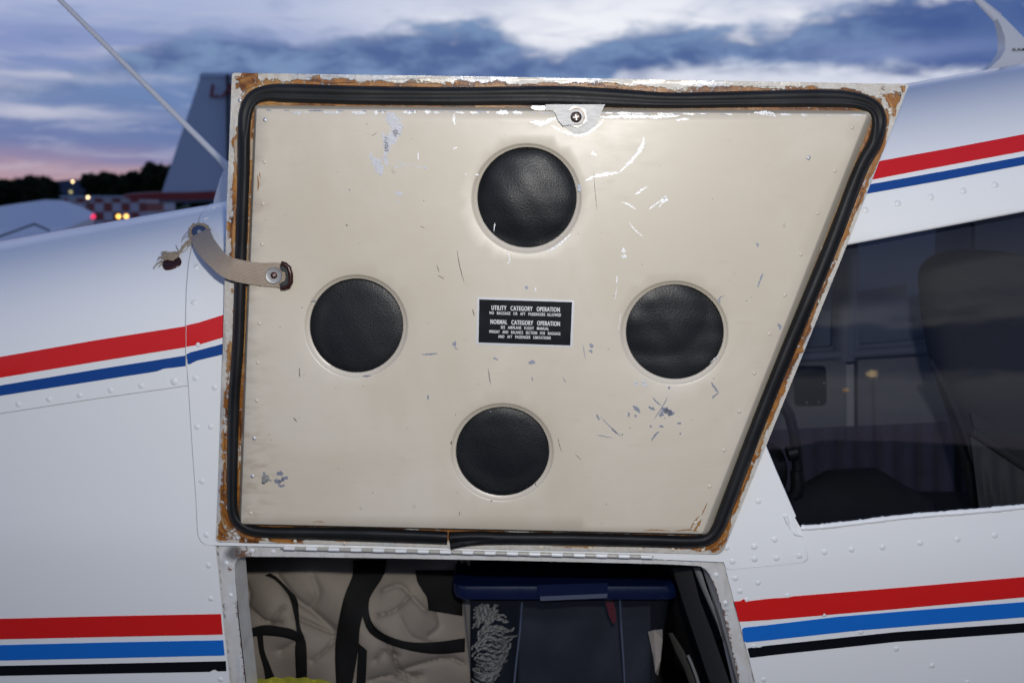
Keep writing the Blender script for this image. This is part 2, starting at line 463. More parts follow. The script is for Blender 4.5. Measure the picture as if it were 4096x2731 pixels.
def b_metal(c, rough, sc=220, lo=.72):
    def f(g, b):
        co = g.coord(); n = g.noise(co, sc, 4, .6); n2 = g.noise(g.mapped(co, (1, 1, 5)), 120, 3)
        g.put(b.inputs['Base Color'], g.mix(n, tuple(v * lo for v in c), c))
        g.put(b.inputs['Roughness'], g.add(rough - .1, g.mul(n2, .25))); g.put(b.inputs['Normal'], g.bump(g.add(n, n2), .25, .0008))
    return f
M['bare'] = mat('bare_aluminium', (.70, .71, .74), .5, .8, build=b_metal((.78, .79, .81), .54, 420, .50))
M['scuff'] = mat('grey_scuffed_primer', (.25, .27, .33), .45, .3, build=b_metal((.30, .32, .39), .45))
M['scratch'] = mat('dark_scratch', (.05, .05, .06), .6)
M['steel'] = mat('plated_steel', (.5, .5, .49), .4, .6, build=b_metal((.46, .46, .45), .45))
M['latch'] = mat('latch_plate_alloy', (.5, .5, .49), .55, .25, build=b_metal((.62, .615, .60), .58, 90))
M['darksteel'] = mat('darkened_screw_steel', (.10, .075, .06), .35, .8, build=b_metal((.12, .09, .075), .38))
M['brownsteel'] = mat('rusty_brown_screw', (.10, .03, .02), .35, .5, build=b_metal((.11, .035, .025), .35))
M['bluesteel'] = mat('polished_washer', (.20, .21, .24), .2, 1.0)
M['brownenamel'] = mat('brown_crimped_tip', (.030, .008, .006), .25, .2, build=b_metal((.040, .011, .008), .28))
M['tipgrey'] = mat('worn_grey_tip', (.045, .05, .048), .4, .4, build=b_metal((.06, .065, .062), .4))
def b_web(g, b):
    co = g.N.new('ShaderNodeUVMap').outputs[0]
    n = g.noise(g.coord(), 70, 4)
    w = g.N.new('ShaderNodeTexVoronoi'); w.inputs['Scale'].default_value = 1.0; w.inputs['Randomness'].default_value = .12
    mp = g.N.new('ShaderNodeMapping'); mp.inputs['Scale'].default_value = (95, 17, 1); mp.inputs['Rotation'].default_value = (0, 0, .0); g.L.new(co, mp.inputs[0]); g.L.new(mp.outputs[0], w.inputs[0])
    d = w.outputs['Distance']
    c = g.mix(g.step(d, .25, .62), (.47, .39, .30, 1), (.23, .17, .125, 1))
    c = g.mix(g.mul(g.step(n, .5, .7), .35), c, (.30, .20, .13, 1))
    g.put(b.inputs['Base Color'], c); g.put(b.inputs['Roughness'], .85)
    g.put(b.inputs['Normal'], g.bump(g.sub(1.0, d), .8, .0008))
M['web'] = mat('beige_woven_webbing', (.4, .33, .25), .85, build=b_web)
M['fray'] = mat('frayed_beige_thread', (.25, .205, .155), .9)
def b_jamb(g, b):
    co = g.coord(); dirt_shade = g.attr('dirt_shade'); n = g.noise(co, 38, 5, .6, .5); nf = g.noise(co, 260, 5, .65); ns = g.noise(g.mapped(co, (3, 1, .6)), 60, 4)
    c = g.mix(g.step(n, .3, .7), (.56, .54, .51, 1), (.64, .645, .65, 1))
    c = g.mix(g.mul(g.step(ns, .52, .75), .45), c, (.36, .36, .37, 1))
    c = g.mix(g.mul(g.step(g.add(dirt_shade, g.mul(g.sub(n, .5), 1.2)), .38, .85), .9), c, (.10, .098, .095, 1))
    c = g.mix(g.mul(g.step(g.add(g.attr('rust'), g.mul(g.sub(nf, .5), 2.2)), .58, .76), .9), c, (.14, .055, .02, 1))
    g.put(b.inputs['Base Color'], c); g.put(b.inputs['Roughness'], .42)
    g.put(b.inputs['Normal'], g.bump(g.add(n, g.mul(nf, .3)), .25, .0015))
M['jamb'] = mat('dirty_white_frame_paint', (.6, .6, .58), .4, build=b_jamb)
M['knuckle'] = mat('hinge_white_paint', (.72, .73, .74), .3)
M['hingebeige'] = mat('hinge_beige_paint', (.44, .42, .37), .4, build=b_paint((.46, .44, .39), .15, 60, .1, .4))
M['silver'] = mat('silver_border_print', (.60, .61, .63), .4, .35)
M['placard'] = mat('black_placard_print', (.007, .008, .012), .3, spec=.2, build=b_paint((.008, .009, .013), .3, 60, .05, .33))
M['letter'] = mat('white_letter_print', (.66, .66, .66), .45)
def b_glass(g, b):
    nt = g.nt; out = [n for n in nt.nodes if n.type == 'OUTPUT_MATERIAL'][0]; nt.nodes.remove(b)
    tr = nt.nodes.new('ShaderNodeBsdfTransparent'); tr.inputs[0].default_value = (.62, .64, .70, 1)
    gl = nt.nodes.new('ShaderNodeBsdfGlossy'); gl.inputs['Roughness'].default_value = .02
    fr = nt.nodes.new('ShaderNodeFresnel'); fr.inputs[0].default_value = 1.49
    mx = nt.nodes.new('ShaderNodeMixShader'); nt.links.new(fr.outputs[0], mx.inputs[0]); nt.links.new(tr.outputs[0], mx.inputs[1]); nt.links.new(gl.outputs[0], mx.inputs[2])
    nt.links.new(mx.outputs[0], out.inputs[0])
M['glass'] = mat('acrylic_window', (.5, .5, .5), .1, build=b_glass)
def b_tub(g, b):
    nt = g.nt; out = [n for n in nt.nodes if n.type == 'OUTPUT_MATERIAL'][0]
    b.inputs['Base Color'].default_value = (.13, .16, .23, 1); b.inputs['Roughness'].default_value = .3
    tr = nt.nodes.new('ShaderNodeBsdfTransparent'); tr.inputs[0].default_value = (.80, .83, .88, 1)
    mx = nt.nodes.new('ShaderNodeMixShader'); mx.inputs[0].default_value = .065
    nt.links.new(tr.outputs[0], mx.inputs[1]); nt.links.new(b.outputs[0], mx.inputs[2]); nt.links.new(mx.outputs[0], out.inputs[0])
M['tub'] = mat('clear_plastic', (.2, .2, .2), .3, build=b_tub)
M['lid'] = mat('blue_plastic', (.006, .018, .16), .25, build=b_paint((.003, .008, .038), .1, 20, .1, .28))
M['latchclear'] = mat('grey_clear_plastic', (.07, .085, .13), .3)
def b_cloth(c, sc=900, v=.12):
    def f(g, b):
        co = g.coord(); n = g.noise(co, sc, 2); n2 = g.noise(co, 25, 4)
        g.put(b.inputs['Base Color'], g.mix(n2, tuple(x * (1 - v * 1.5) for x in c), tuple(min(1, x * (1 + v)) for x in c)))
        g.put(b.inputs['Roughness'], .9); g.put(b.inputs['Normal'], g.bump(g.add(n, g.mul(n2, .7)), .3, .002))
    return f
M['canvas'] = mat('beige_canvas', (.27, .225, .175), .9, build=b_cloth((.235, .20, .165)))
M['strapblack'] = mat('black_webbing', (.006, .006, .006), .8, spec=.2)
M['yellow'] = mat('yellow_fleece', (.36, .36, .03), .95, build=b_cloth((.38, .36, .03), 300, .3))
M['rope'] = mat('white_rope', (.52, .50, .46), .85, build=b_cloth((.29, .265, .22), 300, .35))
M['lining'] = mat('dark_compartment_lining', (.022, .022, .023), .95, spec=.1)
M['darkstuff'] = mat('dark_packed_fabric', (.016, .017, .022), .8, build=b_cloth((.018, .019, .025), 60, .5))
M['reditem'] = mat('red_plastic', (.11, .006, .008), .4)
M['paper'] = mat('beige_folded_paper', (.46, .38, .31), .7)
M['trim'] = mat('grey_interior_trim', (.3, .3, .29), .6, build=b_cloth((.32, .315, .30), 200, .08))
M['trimlight'] = mat('light_grey_window_trim', (.30, .31, .35), .5)
M['trimdark'] = mat('dark_interior_panel', (.045, .046, .052), .75, build=b_cloth((.05, .051, .058), 150, .2))
M['pleat'] = mat('navy_pleated_panel', (.035, .037, .06), .8, build=b_cloth((.13, .125, .17), 150, .2))
M['seat'] = mat('grey_seat_cloth', (.115, .112, .10), .9, build=b_cloth((.085, .083, .082), 400, .15))
M['pocket'] = mat('grey_pocket_cloth', (.14, .14, .14), .9)
M['matteblack'] = mat('matte_black_plastic', (.008, .008, .009), .45)
M['greystrip'] = mat('grey_edge_trim', (.17, .17, .17), .4)
M['panelblack'] = mat('black_side_panel', (.022, .022, .024), .7)
M['carpet'] = mat('ribbed_dark_carpet', (.035, .033, .028), .95, build=b_cloth((.04, .037, .03), 500, .4))
M['taildusk'] = mat('dusk_tinted_tail_paint', (.2, .28, .44), .5, build=b_paint((.38, .48, .62), .05, 3, .05, .5))  # white tail paint with the blue dusk light put into its colour
M['tailred'] = mat('red_tail_paint', (.20, .008, .012), .4)
M['tailletter'] = mat('dark_red_registration', (.16, .004, .012), .5)
M['wing'] = mat('white_wing_paint', (.62, .64, .68), .4, build=b_paint((.64, .66, .70), .05, 2, .05, .4))
M['wingdark'] = mat('dark_gap', (.01, .01, .012), .8)
M['antwhite'] = mat('white_antenna_gloss', (.70, .70, .69), .25)
def b_check(g, b):
    c = g.N.new('ShaderNodeTexChecker'); c.inputs['Scale'].default_value = 1.0
    g.L.new(g.mapped(g.coord(), (4.35, .11, 4.35)), c.inputs[0])
    c.inputs[1].default_value = (.42, .44, .55, 1); c.inputs[2].default_value = (.22, .05, .05, 1); g.L.new(c.outputs[0], b.inputs['Base Color'])
M['check'] = mat('red_white_checks', (.3, .1, .1), .6, build=b_check)
def emit(name, c, s):
    def f(g, b): b.inputs['Emission Color'].default_value = c + (1,); b.inputs['Emission Strength'].default_value = s
    return mat(name, c, .5, build=f)
M['lampwarm'] = emit('warm_lamp', (1, .72, .36), 6.0)
M['lampdim'] = emit('dim_lamp', (.8, .7, .3), .9)
M['lampamber'] = emit('amber_lamp', (1, .50, .10), 4.5)
M['lampred'] = emit('red_navigation_lamp', (.8, .03, .10), 1.4)
M['post'] = mat('grey_post', (.12, .12, .12), .6)
def b_leaf(g, b):
    n = g.noise(g.coord(), .8, 3); g.put(b.inputs['Base Color'], g.mix(n, (.012, .018, .012, 1), (.030, .040, .022, 1)))
M['leaf'] = mat('dark_foliage', (.02, .028, .016), .9, spec=.05, build=b_leaf)
M['bark'] = mat('bark', (.03, .025, .02), .9)
def b_grass(g, b):
    n = g.noise(g.coord(), .3, 5); g.put(b.inputs['Base Color'], g.mix(n, (.018, .045, .014, 1), (.05, .075, .022, 1)))
M['grass'] = mat('airfield_grass', (.03, .06, .02), .95, spec=.05, build=b_grass)
def b_asph(g, b):
    n = g.noise(g.coord(), 40, 5); g.put(b.inputs['Base Color'], g.mix(n, (.06, .061, .065, 1), (.10, .10, .102, 1)))
M['asphalt'] = mat('apron_asphalt', (.05, .05, .05), .9, build=b_asph)
M['hill'] = mat('distant_hill', (.05, .06, .085), .95, spec=.0)

# ------------------------------------------------------------------ setting: ground, hill, trees, far things
def sheet_z(name, x0, x1, y0, y1, z, m):
    return tag(obj(name, [(x0, y0, z), (x1, y0, z), (x1, y1, z), (x0, y1, z)], [(0, 1, 2, 3)], m, smooth=False), kind='structure')
sheet_z('ground', -3000, 3000, -3000, 3000, 0, M['grass'])
sheet_z('apron', -3, 60, -12, 75, .004, M['asphalt'])
hv = []; hf = []
for i in range(61):
    x = -900 + i * 30; h = 14 + 5 * math.sin(i * .45) + 3 * math.sin(i * 1.3 + 1)
    hv += [(x, 700, -1), (x, 760, h), (x, 900, h * .9), (x, 960, -1)]
    if i: hf += [((i - 1) * 4 + k, i * 4 + k, i * 4 + k + 1, (i - 1) * 4 + k + 1) for k in range(3)]
tag(obj('hills', hv, hf, M['hill']), kind='structure')

def leaf_crown(seed, w, h, d, n):
    r = np.random.default_rng(seed); V = []; T = []
    lumps = [(r.uniform(-.62, .62), r.uniform(-.6, .6), r.uniform(.22, .80), r.uniform(.24, .42)) for _ in range(16)]
    for i in range(n):
        lx, ly, lz, lr = lumps[r.integers(len(lumps))]
        v = r.normal(size=3); v /= np.linalg.norm(v); q = lr * r.uniform(.55, 1.03)
        c = np.array([(lx + v[0] * q) * w / 2, (ly + v[1] * q) * d / 2, max(.04, lz + v[2] * q * .62) * h])
        s = r.uniform(.18, .42); a = r.normal(size=3); a /= np.linalg.norm(a); b = np.cross(a, r.normal(size=3)); b /= np.linalg.norm(b)
        k = len(V); V += [c - a * s, c + b * s * .6, c + a * s, c - b * s * .6]; T.append((k, k + 1, k + 2, k + 3))
    return V, T
crowns = []
def tree(px, top, wpx, Y, k, label):
    x = (px - 2048) / F * Y; ztop = CAM[2] + (810 - top) / F * Y; w = wpx / F * Y
    t = empty('tree', (x, Y, 0), label, 'tree', 'dark trees at the edge of the airfield')
    V, T = leaf_crown(k, w, ztop - .6, w * .8, 5200)
    obj('crown', [(v[0] + x, v[1] + Y, v[2] + .6) for v in V], T, M['leaf'], t, smooth=False)
    tr = [(x, Y, 0), (x + .1, Y, ztop * .3), (x - .1, Y + .1, ztop * .55), (x, Y, ztop * .75)]
    tube('trunk', tr, [.35, .28, .18, .06], M['bark'], t)
tree(-110, 715, 330, 108, 11, 'dark tree silhouette at the far left edge of the airfield, partly out of frame')
tree(45, 712, 260, 112, 12, 'broad dark tree second from the left against the pink glow')
tree(165, 704, 200, 106, 13, 'dark tree just left of the gap in the tree line')
tree(445, 690, 210, 118, 14, 'low dark tree just right of the gap in the tree line')
tree(550, 672, 200, 114, 15, 'dark tree between the low tree and the parked tail fin')
tree(655, 655, 190, 110, 16, 'tallest dark tree directly beside the tail fin edge')
tree(790, 660, 220, 116, 17, 'dark tree standing behind the parked tail fin')

def sphere(name, c, r, m, parent, seg=10):
    V = []; T = []
    for i in range(seg // 2 + 1):
        th = math.pi * i / (seg // 2)
        for k in range(seg): a = 2 * math.pi * k / seg; V.append((c[0] + r * math.sin(th) * math.cos(a), c[1] + r * math.sin(th) * math.sin(a), c[2] + r * math.cos(th)))
    for i in range(seg // 2):
        for k in range(seg): T.append((i * seg + k, (i + 1) * seg + k, (i + 1) * seg + (k + 1) % seg, i * seg + (k + 1) % seg))
    return obj(name, V, T, m, parent)
def lamp_post(px, py, Y, r, m, label, kind='lamp', group='lights glowing across the airfield'):
    p = yplane(px, py, Y); t = empty('airfield_lamp', (p[0], p[1], 0), label, 'lamp', group)
    tube('post', [(p[0], p[1], 0), (p[0], p[1], p[2] - r)], max(.02, r * .35), M['post'], t)
    sphere('bulb', p, r, m, t); tube('cap', [(p[0], p[1], p[2] + r * .9), (p[0], p[1], p[2] + r * 1.2)], r * .7, M['post'], t)
lamp_post(291, 727, 100, .10, M['lampwarm'], 'highest bright warm lamp shining in the gap between the trees')
lamp_post(283, 768, 98, .14, M['lampdim'], 'dim yellowish lamp below the brightest lamp in the tree gap')
lamp_post(352, 790, 24, .028, M['lampwarm'], 'small warm lamp in front of the top of the checkered hut')
lamp_post(474, 866, 22, .042, M['lampamber'], 'left one of the two amber lamps in front of the checkered hut')
lamp_post(505, 866, 22, .042, M['lampamber'], 'right one of the two amber lamps in front of the checkered hut')

# checkered hut
hx0, _, hz = yplane(250, 792, 26); hx1 = yplane(585, 792, 26)[0]
hut = empty('checkered_hut', ((hx0 + hx1) / 2, 27, 0), 'low hut painted in red and white checks across the airfield', 'hut')
obj('wall', [(hx0, 26, 0), (hx1, 26, 0), (hx1, 28.2, 0), (hx0, 28.2, 0), (hx0, 26, hz), (hx1, 26, hz), (hx1, 28.2, hz), (hx0, 28.2, hz)],
    [(0, 1, 5, 4), (1, 2, 6, 5), (2, 3, 7, 6), (3, 0, 4, 7)], M['check'], hut, smooth=False)
box('roof', (hx0 - .05, 25.95, hz), (hx1 + .05, 28.25, hz + .05), M['taildusk'], hut)

# parked aeroplane with the tall fin
Yf = 12.0
tp = empty('parked_aeroplane', (yplane(900, 790, Yf)[0], Yf, 0), 'parked aeroplane behind with tall white fin tinted dusk blue, red tailplane and dark red letters', 'aeroplane')
def foil(name, pts, th, m, parent, Y):
    V = []; n = len(pts)
    for (px, py, k) in pts: p = yplane(px, py, Y); V.append((p[0], p[1] - th * k, p[2]))
    for (px, py, k) in pts: p = yplane(px, py, Y); V.append((p[0], p[1] + th * k, p[2]))
    T = [tuple(range(n)), tuple(range(2 * n - 1, n - 1, -1))] + [((i + 1) % n, i, n + i, n + (i + 1) % n) for i in range(n)]
    return obj(name, V, T, m, parent, angle=40)
foil('fin', [(806, 300, .2), (1010, 306, .2), (1130, 540, .5), (1225, 800, .8), (636, 812, .25)], .09, M['taildusk'], tp, Yf)
foil('fin_tip', [(804, 297, .3), (812, 292, .2), (1000, 297, .2), (1008, 310, .3), (800, 312, .3)], .11, M['taildusk'], tp, Yf)
V, T = text_mesh('LA', .018)
q0 = (838, 391); q1 = (950, 391)
obj('registration_letter', [tuple(yplane(q0[0] + (q1[0] - q0[0]) * v[0] + 8 * v[1], q0[1] - 54 * v[1], Yf - .1)) for v in V], T, M['tailletter'], tp, smooth=False)
el_ = [(487, 786), (520, 777), (600, 771), (760, 770), (900, 763), (1100, 766), (1100, 794), (900, 792), (760, 800), (620, 800), (530, 797)]
foil('rudder_gap', [(914, 300, 1), (918, 300, 1), (922, 770, 1), (917, 770, 1)], .10, M['wingdark'], tp, Yf)
slab('tailplane', [yplane(a, b, Yf - .9) for a, b in el_], [yplane(a, b - 2, Yf - .1) for a, b in el_], M['tailred'], tp)
tube('fuselage', [(yplane(690, 860, Yf)[0], Yf, 1.38), (yplane(900, 850, Yf)[0], Yf, 1.35), (yplane(1500, 850, Yf)[0], Yf, 1.25), (yplane(2400, 850, Yf)[0], Yf, 1.15)], [.10, .17, .36, .5], M['taildusk'], tp, seg=14)
tube('landing_gear', [(yplane(2300, 850, Yf)[0], Yf, 1.0), (yplane(2300, 850, Yf)[0], Yf - .3, .0)], .05, M['post'], tp)

# neighbouring aeroplane whose wing tip shows at the left
wp = empty('neighbouring_aeroplane', (-6.2, 6.0, 0), 'white low wing of a neighbouring aeroplane with a red tip light at the left edge', 'aeroplane')
top = [(-900, 962, 5.3), (0, 836, 6.5), (90, 812, 6.5), (180, 799, 6.5), (250, 801, 6.45), (320, 824, 6.2), (372, 850, 5.9), (375, 868, 5.7), (300, 900, 5.3), (205, 938, 4.7), (0, 1010, 4.0), (-900, 1260, 3.2)]
tv = [yplane(*p) for p in top]; bv = [(v[0], v[1], v[2] - .09) for v in tv]
slab('wing', tv[::-1], bv[::-1], M['wing'], wp)
gap = [(-300, 1050), (0, 958), (142, 906), (205, 934)]
gy = [4.25, 4.55, 4.92, 4.66]
gv = []
for (a, b), y_ in zip(gap, gy):
    gv.append((yplane(a, b - 4, y_) , yplane(a, b + 4, y_)))
obj('aileron_gap', [tuple(v + np.array([0, -.01, .012])) for pr in gv for v in pr], [(2 * i, 2 * i + 1, 2 * i + 3, 2 * i + 2) for i in range(3)], M['wingdark'], wp, smooth=False)
p = yplane(373, 866, 5.66); sphere('navigation_light', p, .014, M['lampred'], wp)
tube('fuselage', [(-7.2, 9.2, 1.2), (-6.9, 7.4, 1.25), (-6.4, 5.0, 1.3), (-5.9, 2.5, 1.15)], [.45, .6, .55, .2], M['wing'], wp, seg=14)
tube('landing_gear', [(-6.7, 6.6, .8), (-6.7, 6.6, 0)], .06, M['post'], wp)

# ------------------------------------------------------------------ the aeroplane in front
plane = empty('light_aeroplane', (0, 1.5, 0), 'white light aeroplane with red and blue stripes and its baggage door standing open', 'aeroplane')

OPEN = [(862, 2181), (1135, 2187), (2612, 2228), (2880, 2234), (2896, 2250), (3021, 2731), (3062, 2900), (3045, 3010), (2950, 3040), (1060, 3040), (975, 3010), (950, 2900), (919, 2731)]
WIN = [(4500, 752), (4096, 829), (3400, 960), (2950, 1045), (2880, 1085), (2850, 1180), (2960, 1520), (3060, 1790), (3180, 2070), (3200, 2106), (3240, 2112), (3640, 2062), (4096, 2020), (4500, 1985)]
open2 = [hit(*p) for p in densify(OPEN, 40)]
win2 = [hit(*p) for p in densify(WIN, 40)]
ob = [(x, -.78) for x in np.linspace(-1.6, 1.6, 81)] + [(1.6, w) for w in np.linspace(-.76, W_MAX - .02, 50)] + [(x, W_MAX) for x in np.linspace(1.6, -1.6, 81)] + [(-1.6, w) for w in np.linspace(W_MAX - .02, -.76, 50)]
V2, T = cdt(ob, [open2, win2], step=.022)
V = [fus(*p) for p in V2]
V, T = rim(V, T, lambda i: fus(V2[i][0], V2[i][1], -.0012))
obj('fuselage_skin', V, T, M['white'], plane, angle=40)
# far side and belly of the fuselage
fv = []; ft = []; xs = np.linspace(-1.6, 1.6, 65); ws = np.linspace(W_MAX, -.78, 41)
for x in xs:
    for w in ws: p = fus(x, w); yc = f_ys(x) + SW; fv.append((p[0], 2 * yc - p[1], p[2]))
FW = lambda x, z: (.60 < x < .86 or .95 < x < 1.35) and 1.42 < z < 1.66
n = len(ws)
for i in range(len(xs) - 1):
    for k in range(n - 1):
        if FW((xs[i] + xs[i + 1]) / 2, (fv[i * n + k][2] + fv[i * n + k + 1][2]) / 2): continue
        ft.append((i * n + k, i * n + k + 1, (i + 1) * n + k + 1, (i + 1) * n + k))
obj('far_skin', fv, ft, M['white'], plane, angle=40)
bvv = []; bt_ = []
for x in xs: a = fus(x, -.78); bvv += [a, (x, f_ys(x) + SW, a[2] - .12), (x, 2 * (f_ys(x) + SW) - a[1], a[2])]
for i in range(len(xs) - 1): bt_ += [(3 * i + k, 3 * i + k + 1, 3 * i + 4 + k, 3 * i + 3 + k) for k in range(2)]
obj('belly_skin', bvv, bt_, M['white'], plane)

# overlapping skin sheets and doublers
seamL = [(870, 800), (840, 822), (818, 845), (806, 861), (797, 892), (783, 935), (771, 988), (758, 1057), (749, 1162), (746, 1301), (746, 1400), (752, 1480), (757, 1541), (763, 1640), (773, 1800), (787, 1990), (790, 2060), (793, 2120), (797, 2144), (806, 2162), (822, 2173), (846, 2177)]
sheet('skin_sheet', [(-1700, 1940), (-500, 1722), (0, 1652), (380, 1593), (753, 1540), (745, 1480), (741, 1400), (741, 1301), (744, 1162), (753, 1057), (766, 988), (778, 935), (791, 892), (798, 866), (600, 890), (0, 1010), (-500, 1110), (-1700, 1330)], M['white'], plane, .0008, -.0004)
sheet('doubler_strip', seamL + [(1300, 2185), (1300, 2000), (1250, 1500), (1250, 900), (1250, 800)], M['white'], plane, .0014, -.0004)
gus = rounded([(2600, 2232), (2600, 1500), (3000, 1660), (3064, 1804), (3190, 2098), (3206, 2130), (3232, 2228), (3212, 2247), (3072, 2261), (2908, 2275), (2893, 2245)], [0, 0, 0, 0, 0, 0, 14, 8, 0, 8, 0])
sheet('doubler_gusset', gus, M['white'], plane, .0012, -.0004)

# painted stripes (films on the skin)
RS, BS, KS = M['red'], M['navy'], M['black']
def stripe(name, m, top, bot, off=.0012, label=None):
    k0 = (top[1][1] - top[0][1]) / (top[1][0] - top[0][0])
    def ext(l):
        if l[0][0] == -400: a, b = l[0], l[1]; k = k0; l = [(-1700, a[1] - k * 1300 * 1.02), (-1000, a[1] - k * 600)] + l
        if l[-1][0] == 4500: a, b = l[-2], l[-1]; k = (b[1] - a[1]) / (b[0] - a[0]); l = l + [(5000, b[1] + k * 480), (5700, b[1] + k * 1130)]
        return l
    top, bot = ext(top), ext(bot)
    poly = top + bot[::-1]
    return sheet(name, poly, m, plane, off, off - .0006, step=.02, dens=45, label=label)
stripe('red_stripe', RS, [(-400, 1490), (0, 1428), (380, 1362), (744, 1305)], [(-400, 1575), (0, 1510), (380, 1447), (744, 1388)], .0013)
stripe('red_stripe', RS, [(748, 1302), (800, 1290), (900, 1259), (1250, 1185)], [(748, 1386), (800, 1377), (900, 1347), (1250, 1275)], .0019)
stripe('navy_stripe', BS, [(-400, 1605), (0, 1541), (380, 1478), (744, 1421)], [(-400, 1650), (0, 1582), (380, 1523), (630, 1484), (655, 1474), (744, 1463)], .0013)
stripe('navy_stripe', BS, [(748, 1416), (765, 1408), (895, 1374), (1250, 1280)], [(754, 1456), (762, 1455), (790, 1441), (895, 1416), (1250, 1325)], .0019)
stripe('red_stripe', RS, [(-400, 2487), (0, 2473), (450, 2462), (884, 2454)], [(-400, 2572), (0, 2554), (450, 2544), (891, 2535)], .0006)
stripe('blue_stripe', M['blue'], [(-400, 2592), (0, 2578), (450, 2567), (880, 2559), (893, 2558)], [(-400, 2656), (0, 2639), (450, 2629), (880, 2619), (899, 2618)], .0006)
stripe('black_stripe', KS, [(-400, 2676), (0, 2661), (450, 2652), (904, 2642)], [(-400, 2718), (0, 2700), (450, 2691), (840, 2684), (852, 2677), (862, 2675), (872, 2682), (906, 2681)], .0006)
stripe('red_stripe', RS, [(3300, 700), (3529, 644), (3800, 595), (4096, 539), (4500, 470)], [(3300, 760), (3501, 717), (3677, 683), (4096, 605), (4500, 535)], .0006)
stripe('navy_stripe', BS, [(3300, 770), (3490, 737), (3770, 687), (4096, 627), (4500, 555)], [(3300, 808), (3477, 774), (3770, 722), (4096, 660), (4500, 588)], .0006)
stripe('red_stripe', RS, [(2936, 2404), (2960, 2402), (2976, 2394), (2990, 2403), (3072, 2393), (3150, 2388), (3175, 2383), (3584, 2350), (4096, 2306), (4500, 2272)], [(2956, 2484), (3072, 2477), (3584, 2433), (4096, 2386), (4500, 2350)], .0006)
stripe('blue_stripe', M['blue'], [(2968, 2515), (2976, 2508), (3072, 2498), (3350, 2465), (3650, 2440), (4096, 2406), (4500, 2374)], [(2974, 2560), (2985, 2567), (3072, 2558), (3440, 2518), (3700, 2497), (4096, 2466), (4500, 2435)], .0006)
stripe('black_stripe', KS, [(2990, 2592), (3000, 2588), (3040, 2587), (3052, 2582), (3072, 2580), (3584, 2526), (4096, 2490), (4500, 2460)], [(2998, 2625), (3004, 2628), (3072, 2619), (3584, 2564), (4096, 2527), (4500, 2496)], .0006)

M['seam'] = mat('seam_shade_and_grime', (.34, .35, .37), .8)
def seam(pts, off): tube('seam_shade_line', [fpx(a, b, off) for a, b in densify(pts, 25, closed=False)], .00026, M['seam'], plane, seg=5)  # grey line drawn for the shade at sheet edges, with some grime
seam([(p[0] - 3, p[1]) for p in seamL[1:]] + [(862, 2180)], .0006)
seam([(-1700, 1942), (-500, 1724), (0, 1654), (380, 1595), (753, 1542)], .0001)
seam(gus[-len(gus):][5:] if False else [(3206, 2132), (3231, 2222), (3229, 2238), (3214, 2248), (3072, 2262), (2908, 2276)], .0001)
# rivets: one domed head mesh shared by all
def dome_mesh(name, r, h, m, seg=12, rings=4, flatrim=0.0):
    V = []; T = []
    for j in range(rings):
        a = (math.pi / 2) * j / rings; rr = r * math.cos(a); zz = h * math.sin(a)
        for k in range(seg): V.append((rr * math.cos(2 * math.pi * k / seg), rr * math.sin(2 * math.pi * k / seg), zz - .0002))
    V.append((0, 0, h)); c = len(V) - 1
    for j in range(rings - 1):
        for k in range(seg): T.append((j * seg + k, j * seg + (k + 1) % seg, (j + 1) * seg + (k + 1) % seg, (j + 1) * seg + k))
    for k in range(seg): T.append(((rings - 1) * seg + k, (rings - 1) * seg + (k + 1) % seg, c))
    me = bpy.data.meshes.new(name); me.from_pydata(V, [], T); me.shade_smooth(); me.materials.append(m); return me
RIV = dome_mesh('rivet', .0031, .0009, M['rivet'])
RIVBIG = dome_mesh('rivet', .0040, .0015, M['rivet'])
def rivet(px, py, off=.0, me=RIV):
    xw = hit(px, py); inst('rivet', me, frame_at(fus(*xw, off), fus_n(*xw)), plane)
for p in [(75, 1616), (197, 1596), (319, 1580), (443, 1560), (566, 1542), (-48, 1639), (-172, 1660), (-296, 1681), (-420, 1703), (-544, 1725)]: rivet(*p, .0008)
rivet(698, 1525, .0008, RIVBIG)
for p in [(825, 877), (855, 836), (787, 1070), (778, 1210), (795, 1377), (783, 1511), (860, 1548), (790, 1705), (845, 1705), (809, 1922), (827, 2136)]: rivet(*p, .0014)
for p in [(834, 2261), (843, 2393), (882, 2716)]: rivet(*p, .0)
for p in [(3462, 840), (3592, 813), (3724, 788), (3853, 763), (3981, 739), (4110, 716), (4238, 693), (4366, 669)]: rivet(*p)
for p in [(3033, 2002), (3017, 2183), (3098, 2155), (2905, 2187), (2930, 2243), (3018, 2233), (3106, 2230), (3197, 2220)]: rivet(*p, .0012)
for p in [(2941, 2312), (3032, 2330), (2960, 2363), (3299, 2206), (3407, 2196), (3530, 2187), (3681, 2170), (3830, 2156), (3980, 2140), (2985, 2400), (3150, 2382), (3297, 2456), (3443, 2526), (3585, 2594), (3728, 2661), (3868, 2728), (3015, 2583), (3055, 2717)]: rivet(*p)

# ------------------------------------------------------------------ baggage opening frame
INN = [(946, 2246), (956, 2238), (975, 2235), (1130, 2235), (1500, 2240), (2048, 2250), (2631, 2264), (2780, 2270), (2806, 2274), (2828, 2288), (2841, 2306), (2862, 2353), (2897, 2462), (2958, 2731), (2985, 2860), (2960, 2950), (2900, 2980), (1100, 2980), (1010, 2950), (990, 2860), (975, 2731), (946, 2480), (933, 2318), (929, 2270)]
OUTJ = [(838, 2160), (1135, 2172), (2612, 2212), (2900, 2212), (2925, 2240), (3055, 2731), (3100, 2900), (3070, 3060), (2950, 3090), (1060, 3090), (940, 3060), (915, 2900), (885, 2731)]
outj = densify(OUTJ, 25); inn = densify(INN, 25)
V2, T = cdt(outj, [inn], step=14)
cn = lambda p, c, r: max(0, 1 - math.hypot(p[0] - c[0], p[1] - c[1]) / r)
vals_d = []; vals_r = []
